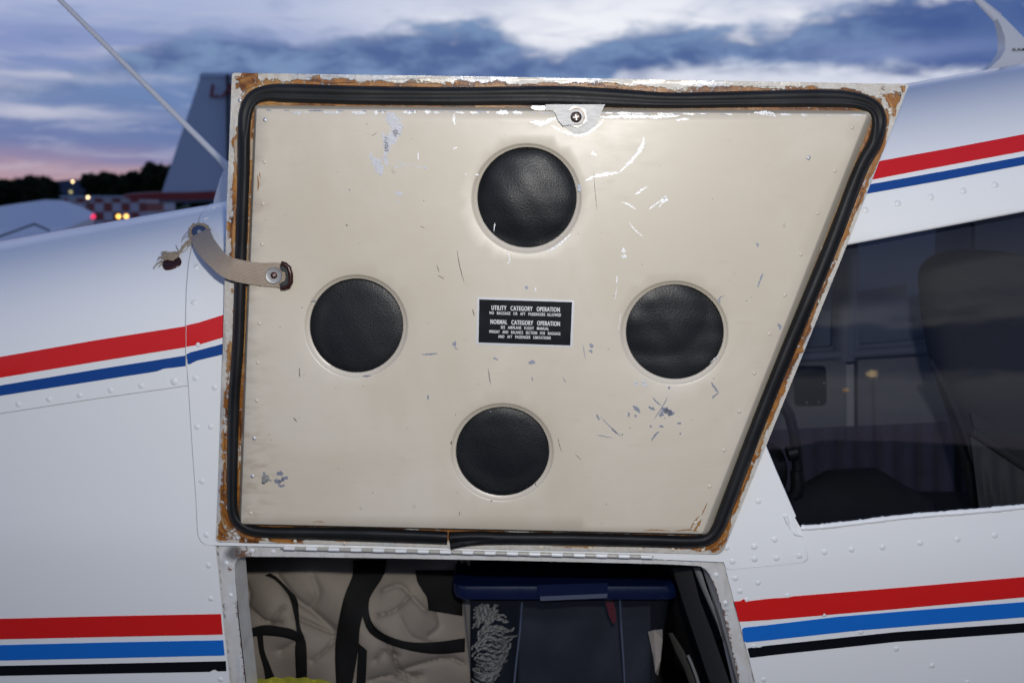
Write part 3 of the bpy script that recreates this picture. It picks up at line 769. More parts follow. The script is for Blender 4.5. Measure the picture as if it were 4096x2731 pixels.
di = seg_dist(V2, inn); dg = seg_dist(V2, OPEN)  # dg darkens the frame along the skin edge: painted shade of the gap
for i, p in enumerate(V2):
    vals_d.append(max(cn(p, (925, 2225), 75), .75 * cn(p, (1060, 2195), 60), .65 * cn(p, (2665, 2245), 55), .7 * cn(p, (2775, 2248), 50), .7 * cn(p, (2905, 2425), 60), .5 * cn(p, (1120, 2215), 50), .6 * cn(p, (2890, 2265), 50), .75 * max(0, 1 - dg[i] / 12)))
    e = max(0, 1 - di[i] / 26); side = 1 if (p[0] > 2830 and p[1] > 2330) else (.8 if p[0] < 1040 else .12)
    vals_r.append(e * side * .75)
dep = lambda p: -.005 - .0008 * cn(p, (900, 2200), 60)
Vj = [fpx(p[0], p[1], dep(p)) for p in V2]
nb_ = len(Vj)
# return wall into the compartment
k0 = len(Vj); ext = []
inw = [(fpx(px_, py_, -.005), hit(px_, py_)) for px_, py_ in inn]
for (p, xw) in inw: ext.append(p + np.array([0, .002, 0]) - fus_n(*xw) * .001)
for (p, xw) in inw: ext.append(p + np.array([.004 if p[0] < 0 else -.004, .030, 0]))
Vj += ext; m_ = len(inn)
Tj = list(T) + [(k0 + i, k0 + m_ + i, k0 + m_ + (i + 1) % m_, k0 + (i + 1) % m_) for i in range(m_)]
obj('door_frame', Vj, Tj, M['jamb'], plane, attrs={'dirt_shade': vals_d + [0.0] * (2 * m_), 'rust': vals_r + [0.0] * (2 * m_)}, angle=40)
def jplate(poly, lab):
    V2, T = cdt(densify(poly, 20), step=14)
    V = [fpx(p[0], p[1], -.0043) for p in V2]; d = [max(cn(p, (930, 2222), 70), .7 * cn(p, (1090, 2213), 30), .55 * cn(p, (1003, 2210), 26), .7 * cn(p, (2662, 2246), 28), .7 * cn(p, (2775, 2248), 30), .8 * cn(p, (2904, 2418), 32), .4 * cn(p, (2868, 2307), 30), .5 * cn(p, (1060, 2195), 50)) for p in V2]
    r = [1.35 * max(.75 * cn(p, (965, 2225), 66), .6 * cn(p, (915, 2285), 38), .55 * cn(p, (1000, 2225), 46)) if p[0] < 1200 else .75 * max(0, 1 - abs(p[0] - (2850 + (p[1] - 2330) * .30)) / 14) * (p[1] > 2325) for p in V2]
    n0 = len(V); V, T = rim(V, T, lambda i: fpx(V2[i][0], V2[i][1], -.0055))
    pad = [0.0] * (len(V) - n0)
    obj('corner_plate', V, T, M['jamb'], plane, attrs={'dirt_shade': d + pad, 'rust': r + pad}, angle=30)
jplate([(870, 2186), (1110, 2186), (1117, 2190), (1114, 2231), (978, 2233), (958, 2236), (944, 2245), (934, 2262), (936, 2330), (943, 2411), (905, 2421), (887, 2420), (880, 2330), (873, 2250)], 'left')
jplate([(2632, 2227), (2650, 2229), (2880, 2237), (2892, 2262), (2942, 2442), (2920, 2447), (2894, 2446), (2866, 2352), (2845, 2306), (2831, 2286), (2807, 2271), (2632, 2261)], 'right')
RIVJ = dome_mesh('rivet', .0027, .0011, M['knuckle'])
for p in [(1088, 2213), (1003, 2210), (900, 2260), (917, 2388), (2662, 2246), (2774, 2248), (2868, 2307), (2904, 2418)]: rivet(*p, -.0043, RIVJ)

# piano hinge
tube('hinge_pin', [fpx(1128, 2185, .0030), fpx(2612, 2220, .0030)], .0011, M['steel'], plane)
for i in range(17):
    x0 = 1140.5 + i * 88.9; x1 = x0 + 43; yk = lambda x: 2185 + (x - 1140) * .0238
    tube('hinge_knuckle', [fpx(x0, yk(x0), .0034), fpx(x1, yk(x1), .0034)], .0021, M['knuckle'], plane, seg=12)
    if i < 16: tube('hinge_knuckle', [fpx(x1 + 2.5, yk(x1) + 2, .0022), fpx(x0 + 86.5, yk(x0) + 4, .0022)], .0020, M['hingebeige'], plane, seg=12)

# ------------------------------------------------------------------ baggage door (inside face towards us)
FLG = rounded([(928, 292), (2000, 308), (3637, 337), (3390, 975), (2889, 2217), (2640, 2210), (2048, 2197), (1400, 2178), (1000, 2171), (862, 2166), (870, 2000), (892, 1366), (908, 800)], [14, 0, 10, 0, 34, 0, 0, 0, 0, 16, 0, 0, 0])
PAN = rounded([(1028, 438), (2250, 449), (3465, 460), (2805, 2133), (2048, 2117), (965, 2093), (991, 1366)], [10, 0, 12, 12, 0, 10, 0])
SEAL = [(1790, 2151, 54), (1500, 2140, 56), (1200, 2132, 50), (1060, 2128, 46), (990, 2115, 44), (945, 2080, 44), (930, 2030, 42), (929, 1900, 44), (936, 1600, 46), (952, 1366, 48), (964, 1000, 48), (974, 683, 50), (976, 520, 52), (985, 440, 56), (1015, 392, 60), (1070, 373, 66), (1150, 373, 76), (1450, 382, 76), (1800, 386, 74), (2048, 384, 76), (2250, 384, 80), (2500, 395, 74), (2700, 402, 64), (3072, 396, 68), (3300, 394, 72), (3420, 402, 66), (3490, 428, 62), (3517, 480, 60), (3500, 570, 60), (3440, 683, 58), (3322, 988, 60), (3165, 1366, 60), (3030, 1700, 58), (2905, 2030, 56), (2872, 2112, 54), (2838, 2152, 50), (2780, 2166, 50), (2600, 2163, 52), (2300, 2156, 52), (2048, 2153, 52), (1920, 2152, 58), (1852, 2156, 64), (1799, 2162, 72)]
HFL = -.013
seal_c = np.array([(a, b) for a, b, _ in catmull(SEAL, 60)])
flg = densify(FLG, 14)
def pan_foot(grow):
    """outline of the foot of the raised pan"""
    out = []
    P = np.array(PAN); c = P.mean(0)
    for p in densify(PAN, 30):
        x, y = p
        er = abs((x - 3465) * (2133 - 460) - (y - 460) * (2805 - 3465)) / math.hypot(1673, 660)
        dx = dy = 0
        if er < 16: dx += 30 * grow
        if y < 480 and y < 470: dy -= 17 * grow
        if x < 1045: dx -= 11 * grow
        if y > 2080: dy += 6 * grow
        out.append((x + dx, y + dy))
    return out
foot = pan_foot(1.0)
inner_flg = pan_foot(.6)
V2, T = cdt(flg, [inner_flg], step=12)
ds = seg_dist(V2, seal_c, closed=False); do = seg_dist(V2, flg)
glue = []; worn = []; along = []; across = []
sc_s = np.r_[0, np.cumsum(np.linalg.norm(np.diff(seal_c, axis=0), axis=1))]
for p, d, o in zip(V2, ds, do):
    along.append(sc_s[int(np.argmin(np.linalg.norm(seal_c - p, axis=1)))] / 1000); across.append(d / 1000)
    g_ = .92 * max(0, 1 - max(0, d - 34) / 42)
    if o < 18: g_ *= .25 + .04 * o
    corner = min(math.hypot(p[0] - c_[0], p[1] - c_[1]) for c_ in [(960, 330), (3570, 400), (2880, 2190), (890, 2130)])
    if corner < 150: g_ = max(g_, .85 * (1 - corner / 230)) if o > 8 else g_
    if p[1] > 2170 and 1130 < p[0] < 2650: g_ *= .75
    if p[0] < 958 and 420 < p[1] < 2040: g_ *= .72
    if p[1] > 2100 and p[0] > 1100: g_ *= .9
    if 958 < p[0] < 1030 or (p[1] > 415 and 1000 < p[0] < 3400 and p[1] < 470): g_ = .95
    if p[0] > 3000 or p[1] < 420: g_ = min(1, g_ * 1.08)
    glue.append(g_)
    worn.append(1.0 if p[1] < 345 and p[0] > 1000 else (.35 if p[0] < 1000 else .15))
V = [door(p[0], p[1], HFL) for p in V2]
n0 = len(V)
V, T = rim(V, T, lambda i: door(V2[i][0], V2[i][1], HFL - .0035))
pad = len(V) - n0
bd = obj('baggage_door', V, T, M['flange'], plane, attrs={'glue': glue + [0.0] * pad, 'worn': worn + [.6] * pad, 'along': along + [0.0] * pad, 'across': across + [.1] * pad}, angle=40, label='open baggage door with cream inner panel, black seal and four round holes')
# outer skin of the door (faces the fuselage)
V2, T = cdt(densify(FLG, 60), step=80)
obj('outer_skin', [door(p[0], p[1], HFL - .004) for p in V2], [t[::-1] for t in T], M['white'], bd)

# raised inner pan with four dimpled holes
HOLES = [((2108, 790), 200, 202), ((1426, 1302), 188, 189), ((2699, 1327), 197, 190), ((2010, 1804), 188, 178)]
PROF = [(26, 0.0), (21, -.0003), (17, -.0012), (12, -.0024), (6, -.0033), (0, -.0038), (-1.5, -.0046), (-2.5, -.0062)]
def ell(h, grow, n=72):
    (cx, cy), rx, ry = h; s = grow / 26.0
    return [(cx + (rx + grow * .92) * math.cos(2 * math.pi * k / n) - 1.5 * s, cy + (ry + grow * .85) * math.sin(2 * math.pi * k / n) + 4 * s) for k in range(n)]
loops = []; hmap = {}
for h in HOLES:
    for gr, hh in PROF[:-1]:
        l = ell(h, gr); loops.append(l)
        for p in l: hmap[(round(p[0], 3), round(p[1], 3))] = hh
holes = [ell(h, PROF[-1][0]) for h in HOLES]
for l in holes:
    for p in l: hmap[(round(p[0], 3), round(p[1], 3))] = PROF[-1][1]
rings = []
pd = densify(PAN, 30)
def lerp_loop(t): return [(a[0] + (b[0] - a[0]) * t, a[1] + (b[1] - a[1]) * t) for a, b in zip(pd, foot)]
outer = lerp_loop(1.0)
for t, hh in [(0, 0.0), (.12, -.0004), (.25, -.0014)]:
    l = lerp_loop(t); loops.append(l)
    for p in l: hmap[(round(p[0], 3), round(p[1], 3))] = hh
for p in outer: hmap[(round(p[0], 3), round(p[1], 3))] = HFL + .0005
V2, T = cdt(outer, holes, loops, step=46, thin=.5)
HK = np.array(list(hmap.keys())); HV = list(hmap.values()); V = []
for p in V2:
    dd = (HK[:, 0] - p[0]) ** 2 + (HK[:, 1] - p[1]) ** 2; k = int(np.argmin(dd)); V.append(door(p[0], p[1], HV[k] if dd[k] < .01 else 0.0))
obj('inner_panel', V, T, M['cream'], bd, angle=60)

# leatherette behind the holes
def leather(h, base, bulge, cxo, cyo, ridge, seed):
    (cx, cy), rx, ry = h; V = []; T = []; R_ = 14; S = 56; r = np.random.default_rng(seed); ph = r.uniform(0, 6, 4)
    def hh(u, v):
        q = math.hypot(u - cxo, v - cyo); d = math.hypot(u, v)
        b = base + bulge * max(0, 1 - q * q)
        b += .0012 * ridge * math.sin(4 * u + 2.5 * v + ph[0]) * (1 - d * .5) + .0006 * ridge * math.sin(9 * u - 6 * v + ph[1])
        b += -.0012 * max(0, (d - .86) / .2) + .0005 * math.sin(14 * v + ph[2]) * ridge * d
        return b
    V.append(door(cx, cy, hh(0, 0)))
    for j in range(1, R_ + 1):
        q = 1.06 * j / R_
        for k in range(S):
            a = 2 * math.pi * k / S; u, v = q * math.cos(a), q * math.sin(a); V.append(door(cx + u * rx, cy + v * ry, hh(u, v)))
    T += [(0, 1 + k, 1 + (k + 1) % S) for k in range(S)]
    for j in range(R_ - 1):
        for k in range(S): T.append((1 + j * S + k, 1 + (j + 1) * S + k, 1 + (j + 1) * S + (k + 1) % S, 1 + j * S + (k + 1) % S))
    obj('leather_cover', V, [t[::-1] for t in T], M['leather'], bd, angle=80)
leather(HOLES[0], -.0110, .0075, .0, -.1, .40, 1)
leather(HOLES[1], -.0125, .0020, .3, .1, .10, 2)
leather(HOLES[2], -.0115, .0040, -.35, -.5, .45, 3)
leather(HOLES[3], -.0125, .0026, .1, -.4, .12, 4)

# rubber seal swept along its path
path = catmull([(a, b, w) for a, b, w in SEAL], 14)
V = []; T = []; K = 15
for i, (a, b, w) in enumerate(path):
    q0 = path[max(0, i - 1)]; q1 = path[min(len(path) - 1, i + 1)]
    d = np.array([q1[0] - q0[0], q1[1] - q0[1]]); d /= np.linalg.norm(d); nn = np.array([-d[1], d[0]])
    istop = max(0, min(1, (560 - b) / 90)); wob = 1 + .05 * math.sin(i * .13) + .03 * math.sin(i * .31 + 1)
    H = .0125 * (1 - .25 * istop) * wob
    end = max(0, 1 - (len(path) - 1 - i) / 12)
    for k in range(K):
        t = k / (K - 1); v = 1 - 2 * t
        base = max(0, 1 - abs(v) ** (2.4 + 2.6 * istop)) ** .5
        gr = .12 * istop * math.exp(-((v - .05 - .1 * math.sin(i * .045)) / .26) ** 2) + .5 * end * math.exp(-((v + .3) / .3) ** 2)
        h = HFL + .0008 + H * base * (1 - gr) * (1 + .05 * math.sin(i * .09) * v)
        V.append(door(a + nn[0] * v * w / 2 * 1.0, b + nn[1] * v * w / 2, h))
    if i:
        T += [((i - 1) * K + k, (i - 1) * K + k + 1, i * K + k + 1, i * K + k) for k in range(K - 1)]
T.append(tuple(range(K))); T.append(tuple(reversed(range((len(path) - 1) * K, len(path) * K))))
obj('rubber_seal', V, T, M['rubber'], bd, angle=60)

# placard
dn = -DNW
OUT = [(1909, 1188), (2297, 1201), (2290, 1389), (1905, 1378)]; INB = [(1917, 1197), (2288.6, 1208.4), (2281, 1381.6), (1914, 1369.5)]
prism('placard_border', rounded(OUT, 4), lambda p: door(p[0], p[1], .0004), lambda p: door(p[0], p[1], -.0002), M['silver'], bd)
prism('placard', INB, lambda p: door(p[0], p[1], .0006), lambda p: door(p[0], p[1], .0003), M['placard'], bd)
LINES = [('UTILITY   CATEGORY   OPERATION', (1966, 1239.6), (2239, 1247.7), 18.6, .012), ('NO   BAGGAGE   OR   AFT   PASSENGERS  ALLOWED', (1958.4, 1257), (2243.6, 1266), 12.2, .006),
         ('NORMAL   CATEGORY   OPERATION', (1961.8, 1295.5), (2239.5, 1303.9), 18.2, .012), ('SEE   AIRPLANE   FLIGHT   MANUAL', (2003.4, 1314.6), (2195, 1320.5), 11.9, .006),
         ('WEIGHT   AND   BALANCE   SECTION   FOR   BAGGAGE', (1956.4, 1331.6), (2241.3, 1340.5), 11.9, .006), ('AND   AFT   PASSENGER   LIMITATIONS', (1992.7, 1351.3), (2202.5, 1357.5), 11.9, .006)]
for txt, a, b, cap, of in LINES:
    V, T = text_mesh(txt, of)
    VV = []; TT = []
    for q, dx in enumerate((-.03, 0, .03)):
        TT += [tuple(i + len(VV) for i in t) for t in T]
        VV += [door(a[0] + (b[0] - a[0]) * v[0] + (.02 * v[1] + dx) * cap, a[1] + (b[1] - a[1]) * v[0] - cap * v[1], .0008 + .00002 * q) for v in V]
    obj('placard_lettering', VV, TT, M['letter'], bd, smooth=False)

# latch at the top edge
L = lambda x, y: (2080 + x / 6.533, 400 + y / 6.533)
prism('latch_plate', rounded([L(*p) for p in [(670, 120), (2225, 120), (2160, 250), (2100, 400), (2040, 580), (1950, 690), (1830, 790), (1680, 860), (1550, 885), (1450, 880), (1300, 800), (1150, 700), (1000, 530), (905, 330), (870, 280), (670, 280)]], 2),
      lambda p: door(p[0], p[1], .0010), lambda p: door(p[0], p[1], -.002), M['latch'], bd)
prism('latch_tongue', [L(*p) for p in [(275, 210), (320, 150), (650, 150), (650, 280), (390, 275)]], lambda p: door(p[0], p[1], .0006), lambda p: door(p[0], p[1], -.006), M['bare'], bd)
nc = L(1470, 440)
hexa = [(nc[0] + 47 * math.cos(math.radians(-100 + 60 * k)), nc[1] + 47 * math.sin(math.radians(-100 + 60 * k))) for k in range(6)]
prism('latch_nut', rounded(hexa, 5), lambda p: door(p[0], p[1], .0040), lambda p: door(p[0], p[1], .0005), M['steel'], bd, step=None)
circ = lambda c, r, n=28, sy=1.0: [(c[0] + r * math.cos(2 * math.pi * k / n), c[1] + r * sy * math.sin(2 * math.pi * k / n)) for k in range(n)]
prism('latch_barrel', circ(nc, 35), lambda p: door(p[0], p[1], .0050), lambda p: door(p[0], p[1], .003), M['darksteel'], bd)
ac = L(1465, 450)
arm = [L(910, 325), L(1180, 280)] + [(ac[0] + 31 * math.cos(math.radians(a)), ac[1] + 31 * math.sin(math.radians(a))) for a in range(-95, 100, 13)] + [L(1300, 650), L(1120, 682), L(1000, 540)]
prism('latch_arm', arm, lambda p: door(p[0], p[1], .0064), lambda p: door(p[0], p[1], .0046), M['latch'], bd)
def screw(c, r, h0, m, parent, cross=True, place=None, sy=1.0):
    place = place or (lambda p, h: door(p[0], p[1], h))
    V = []; T = []; S = 20; R_ = 5
    for j in range(R_):
        a = math.pi / 2 * j / R_; q = math.cos(a)
        for k in range(S): V.append(place((c[0] + r * q * math.cos(2 * math.pi * k / S), c[1] + r * sy * q * math.sin(2 * math.pi * k / S)), h0 + .0016 * math.sin(a)))
    V.append(place(c, h0 + .0016)); T += [((R_ - 1) * S + (k + 1) % S, (R_ - 1) * S + k, len(V) - 1) for k in range(S)]
    for j in range(R_ - 1): T += [(j * S + (k + 1) % S, j * S + k, (j + 1) * S + k, (j + 1) * S + (k + 1) % S) for k in range(S)]
    o = obj('screw', V, T, m, parent, angle=80)
    return o
def cross(c, r, h, m, parent, rot):
    V = []; T = []
    for k in range(2):
        a = rot + k * math.pi / 2; ca, sa = math.cos(a), math.sin(a); b = len(V)
        for (u, w) in [(-r, -r * .16), (r, -r * .16), (r, r * .16), (-r, r * .16)]: V.append(door(c[0] + u * ca - w * sa, c[1] + u * sa + w * ca, h + k * .0001))
        T.append((b + 3, b + 2, b + 1, b))
    return obj('screw_slot', V, T, m, parent, smooth=False)
screw(ac, 23.5, .0060, M['darksteel'], bd); cross(ac, 12, .0078, M['bare'], bd, math.radians(80))

# stud at the bottom left, rivets round the pan
sc_ = (1062, 1912)
hx = [(sc_[0] + 17 * math.cos(math.radians(15 + 60 * k)), sc_[1] + 17 * math.sin(math.radians(15 + 60 * k))) for k in range(6)]
prism('stud_nut', hx, lambda p: door(p[0], p[1], .0035), lambda p: door(p[0], p[1], -.0005), M['steel'], bd)
prism('stud', circ((1056, 1922), 8.5, 16), lambda p: door(p[0], p[1], .011), lambda p: door(p[0] + 3, p[1] - 4, .003), M['steel'], bd)
RIVC = dome_mesh('rivet', .0021, .0010, M['cream']); RIVM = dome_mesh('rivet', .0021, .0010, M['bare'])
def drivet(px, py, me=None, h=0.0): inst('rivet', me or RIVC, frame_at(door(px, py, h), dn), bd)
for i, p in enumerate([(1060, 480), (1058, 648), (1052, 815), (1048, 977), (1041, 1140), (1037, 1294), (1031, 1450), (1027, 1602), (1017, 1753), (1010, 1904), (1003, 2052)]): drivet(*p, me=RIVM if i in (0, 8, 9) else None)
for p in [(3408, 510), (3340, 683), (3271, 852), (3204, 1018), (3140, 1180), (3077, 1335), (3017, 1493), (2957, 1646), (2897, 1800), (2838, 1945), (2783, 2090)]: drivet(*p)
drivet(3234, 632, RIVM)
for p in [(959, 402), (1040, 350), (3518, 373), (3561, 440), (3562, 452), (949, 2153), (1065, 2156), (1180, 2164), (1378, 2172), (2165, 2190), (2362, 2194), (2561, 2198), (2692, 2197), (2812, 2200), (2700, 358), (2740, 358)]: drivet(*p, me=RIVM if p[0] < 960 else None, h=HFL)

# chips and scratches in the paint (flat marks with their own outline)
def marks(name, lst, m, h=.00018, label=None):
    V = []; T = []
    for pts, w in lst:
        P = catmull(pts, 3.5) if len(pts) > 2 else [np.array(pts[0], float) + (np.array(pts[1], float) - np.array(pts[0], float)) * t for t in np.linspace(0, 1, max(3, int(math.dist(pts[0], pts[1]) / 3.5)))]
        n = len(P); b = len(V); wob = np.cumsum(rng.normal(0, .22, n)); wob -= np.linspace(0, wob[-1], n)
        for i in range(n):
            d = P[min(n - 1, i + 1)] - P[max(0, i - 1)]; d = d / (np.linalg.norm(d) + 1e-9); nn = np.array([-d[1], d[0]])
            e = min(1, 3.2 * min(i, n - 1 - i) / max(1, n - 1)) ** .6
            a = w / 2 * e * max(.12, 1 + rng.normal(0, .38)) ; c = w / 2 * e * max(.12, 1 + rng.normal(0, .38)); s = w * .25 * wob[i] * .4
            for q in (P[i] + nn * (a + s), P[i] - nn * (c - s)): V.append(door(q[0], q[1], h))
        T += [(b + 2 * i, b + 2 * i + 2, b + 2 * i + 3, b + 2 * i + 1) for i in range(n - 1)]
    return obj(name, V, T, m, bd, smooth=False, kind='stuff', label=label)
bare = [([(1552, 448), (1572, 480), (1592, 520), (1582, 548)], 36), ([(1590, 520), (1570, 555), (1548, 580), (1556, 612)], 26), ([(1528, 530), (1545, 580), (1540, 630)], 14), ([(1490, 630), (1508, 655), (1518, 690), (1524, 705)], 26), ([(1535, 625), (1545, 650), (1550, 662)], 14), ([(1482, 605), (1486, 640)], 8),
        ([(1565, 640), (1640, 660), (1706, 675)], 3), ([(1575, 665), (1600, 668)], 9), ([(1608, 655), (1612, 672)], 8), ([(1690, 668), (1708, 676)], 9), ([(1580, 770), (1612, 775)], 14), ([(1586, 800), (1592, 818)], 8),
        ([(2573, 545), (2572, 570), (2560, 600), (2535, 632), (2500, 668), (2478, 690)], 13), ([(2480, 690), (2440, 694), (2410, 700), (2378, 706), (2340, 725)], 12), ([(2540, 778), (2590, 746)], 8), ([(2484, 812), (2500, 812), (2545, 838)], 6), ([(2594, 838), (2622, 818), (2655, 795)], 7), ([(2645, 795), (2662, 795), (2648, 812)], 16), ([(2634, 832), (2650, 810)], 5),
        ([(2515, 887), (2538, 918), (2575, 950)], 4), ([(2362, 612), (2390, 625)], 7), ([(2366, 610), (2378, 600)], 5), ([(1816, 456), (1818, 500)], 9), ([(1810, 600), (1830, 588)], 6), ([(1672, 605), (1673, 640)], 5), ([(1858, 700), (1868, 696)], 9),
        ([(2485, 1005), (2505, 1004)], 15), ([(2484, 1026), (2508, 1026)], 14), ([(2468, 1100), (2466, 1135)], 5), ([(2470, 1145), (2458, 1200)], 3), ([(2483, 1250), (2472, 1330)], 3), ([(2186, 1008), (2220, 988), (2252, 965), (2283, 936)], 8), ([(2030, 1008), (2040, 1040), (2028, 1055)], 5), ([(2142, 1150), (2144, 1165)], 8), ([(1862, 690), (1858, 702)], 6), ([(2140, 430), (2250, 436), (2300, 440)], 12),
        ([(2535, 1528), (2552, 1540)], 20), ([(2565, 1522), (2590, 1548)], 18), ([(2840, 1450), (2868, 1428), (2876, 1415)], 5), ([(3015, 450), (3090, 455), (3100, 470)], 12), ([(1900, 698), (1916, 702)], 7), ([(1980, 890), (1975, 930)], 3), ([(2700, 480), (2760, 476)], 8), ([(2380, 470), (2480, 466), (2600, 468), (2720, 463)], 13), ([(2120, 488), (2170, 492), (2230, 470)], 16), ([(2200, 500), (2260, 530), (2330, 540), (2390, 505), (2420, 470)], 10)]
xx = 1170
while xx < 2060: bare.append(([(xx, 449), (xx + rng.uniform(10, 60), 450 + rng.uniform(0, 3))], rng.uniform(5, 16))); xx += rng.uniform(30, 90)
xx = 2420
while xx < 3440: bare.append(([(xx, 452 + (xx - 2400) * .008), (xx + rng.uniform(10, 60), 454 + (xx - 2400) * .008 + rng.uniform(-2, 3))], rng.uniform(3, 10))); xx += rng.uniform(40, 110)
marks('bare_metal_chips', bare[12:], M['bare'], label='bright chips where the cream paint is worn to bare metal')
M['chip'] = mat('dull_silver_chip', (.5, .5, .53), .5, .25, build=b_metal((.60, .61, .65), .5, 420, .62))
marks('silver_chips', [(p_, w_ * (1.3 if i_ < 6 else 1)) for i_, (p_, w_) in enumerate(bare[:12])], M['chip'], label='dull silver patch where the cream paint has flaked off')
scf = [([(2532, 1622), (2562, 1650)], 16), ([(2592, 1625), (2622, 1640)], 10), ([(2640, 1668), (2660, 1640), (2685, 1660)], 22), ([(2655, 1640), (2690, 1652), (2672, 1662)], 18), ([(2672, 1585), (2650, 1625), (2615, 1678)], 4), ([(2610, 1588), (2630, 1610), (2645, 1622)], 5), ([(2512, 1648), (2518, 1668)], 8), ([(2538, 1658), (2548, 1668)], 7), ([(2598, 1700), (2610, 1706)], 10), ([(2634, 1703), (2656, 1706)], 7), ([(2638, 1724), (2616, 1745), (2606, 1766)], 7), ([(2708, 1692), (2726, 1694)], 8), ([(2716, 1733), (2726, 1736)], 6), ([(2400, 1665), (2450, 1715), (2490, 1750)], 4), ([(2385, 1655), (2398, 1680)], 7), ([(2445, 1712), (2470, 1735)], 8), ([(2380, 1737), (2455, 1752)], 3), ([(2845, 1528), (2862, 1555), (2876, 1576)], 7), ([(2874, 1572), (2855, 1585), (2852, 1596)], 7), ([(2675, 1542), (2676, 1558)], 6),
       ([(2356, 1380), (2376, 1382)], 13), ([(2354, 1402), (2372, 1408)], 13), ([(2332, 1376), (2342, 1440)], 3), ([(2112, 1452), (2142, 1450)], 16), ([(1808, 1378), (1826, 1370)], 16), ([(1815, 1388), (1832, 1398)], 6), ([(1684, 1418), (1720, 1417), (1752, 1414)], 6), ([(1972, 1430), (1992, 1440)], 10), ([(1712, 1578), (1714, 1600)], 9), ([(1448, 1506), (1484, 1502)], 6), ([(2103, 1158), (2108, 1142)], 14), ([(1254, 1205), (1265, 1202)], 5), ([(1204, 1232), (1214, 1228)], 4), ([(1242, 1206), (1258, 1202)], 5), ([(3030, 1150), (3042, 1118), (3052, 1092)], 7), ([(3028, 970), (3032, 990)], 9), ([(2984, 1200), (2986, 1206)], 9), ([(2868, 1205), (2880, 1190), (2900, 1182)], 4), ([(2876, 1195), (2880, 1215)], 7), ([(3004, 1188), (3006, 1192)], 6), ([(3112, 1290), (3124, 1320)], 12), ([(2315, 735), (2318, 770)], 12), ([(1394, 755), (1402, 765)], 6), ([(2250, 1508), (2265, 1530)], 4), ([(2128, 1505), (2130, 1525)], 4), ([(1958, 1640), (1966, 1650)], 4)]
for (a, b) in [(1120, 1890), (1125, 1918), (1110, 1922), (1140, 1910), (1126, 1940)]: scf.append(([(a - 14, b), (a, b + 3), (a + 12, b - 2)], rng.uniform(10, 22)))
scf += [([(1050, 1895), (1062, 1888)], 14), ([(1078, 1918), (1086, 1924)], 10)]
xx = 1060
while xx < 2900: scf.append(([(xx, 441 + (xx - 1030) * .0088), (xx + rng.uniform(15, 70), 441 + (xx - 1000) * .0088)], rng.uniform(2, 6))); xx += rng.uniform(30, 130)
marks('grey_scuffs', scf, M['scuff'], .00016, label='blue grey scuffs in the cream paint')
M['smear'] = mat('old_amber_glue', (.30, .15, .05), .4)
marks('glue_smears', [([(2798, 2060), (2770, 2098), (2760, 2122)], 5), ([(2806, 2075), (2784, 2110), (2775, 2126)], 8), ([(2700, 2124), (2750, 2118), (2790, 2124)], 5), ([(2570, 2122), (2620, 2118), (2680, 2123)], 4), ([(2830, 2010), (2815, 2040), (2806, 2062)], 5), ([(1250, 2088), (1275, 2085), (1298, 2088)], 3), ([(1030, 700), (1034, 740), (1030, 765)], 6), ([(1036, 690), (1042, 715)], 4)], M['smear'], .00012)
scr = [([(1828, 1000), (1836, 1050), (1848, 1100), (1858, 1132)], 2.4), ([(1746, 1057), (1757, 1090)], 2.2), ([(1748, 1099), (1778, 1117)], 2), ([(1889, 1236), (1898, 1265)], 4), ([(1197, 1470), (1199, 1510)], 3.5), ([(1952, 1470), (1958, 1510), (1962, 1538)], 2.6), ([(1173, 1668), (1188, 1688)], 3), ([(1193, 1669), (1197, 1672)], 4), ([(1083, 1756), (1084, 1763)], 4), ([(1806, 1762), (1804, 1778)], 4), ([(1680, 905), (1700, 912)], 2.2), ([(1385, 895), (1391, 905)], 6), ([(1057, 878), (1068, 883)], 1.6), ([(2231, 1748), (2238, 1780), (2246, 1808)], 2), ([(2374, 683), (2380, 760), (2388, 845)], 1.6), ([(1484, 1236 - 690), (1508, 1226 - 695)], 2.4), ([(2488, 1736), (2492, 1738)], 9), ([(2090, 1379), (2115, 1384)], 4), ([(1960, 2005), (1972, 2000)], 3), ([(1840, 2045), (1835, 2062)], 3), ([(2140, 1310 + 620), (2146, 1945)], 2), ([(2300, 1815), (2326, 1840)], 1.6)]
for _ in range(60):
    a = rng.uniform(1060, 3000); b = rng.uniform(480, 2060)
    if a > 3380 - (b - 460) * .395: continue
    if any(math.hypot(a - h[0][0], b - h[0][1]) < h[1] + 30 for h in HOLES) or (1880 < a < 2310 and 1170 < b < 1400): continue
    l = rng.uniform(2, 9); an = rng.uniform(0, 6.28); scr.append(([(a, b), (a + l * math.cos(an), b + l * math.sin(an))], rng.uniform(1.5, 3.6)))
marks('fine_scratches', scr, M['scratch'], .0002, label='fine dark scratches in the cream paint')

# ------------------------------------------------------------------ webbing strap holding the door
Z3 = lambda x, y: (580 + x / 3.7935, 850 + y / 3.7935)
UP = [Z3(*p) for p in [(930, 205), (1000, 300), (1040, 390), (1110, 490), (1200, 600), (1260, 658), (1380, 700), (1600, 745), (1800, 765), (1980, 757), (2070, 775), (2135, 815)]]
LO = [Z3(*p) for p in [(715, 330), (710, 430), (740, 530), (860, 690), (1010, 840), (1120, 935), (1280, 1020), (1560, 1085), (1820, 1118), (1960, 1130), (2070, 1142), (2135, 1128)]]
UPc = catmull(UP, 8); LOc = catmull(LO, 8); NS = 70
def resamp(c, n):
    c = np.array(c); s = np.r_[0, np.cumsum(np.linalg.norm(np.diff(c, axis=0), axis=1))]; t = np.linspace(0, s[-1], n)
    return np.stack([np.interp(t, s, c[:, 0]), np.interp(t, s, c[:, 1])], 1)
Ua, La = resamp(UPc, NS), resamp(LOc, NS)
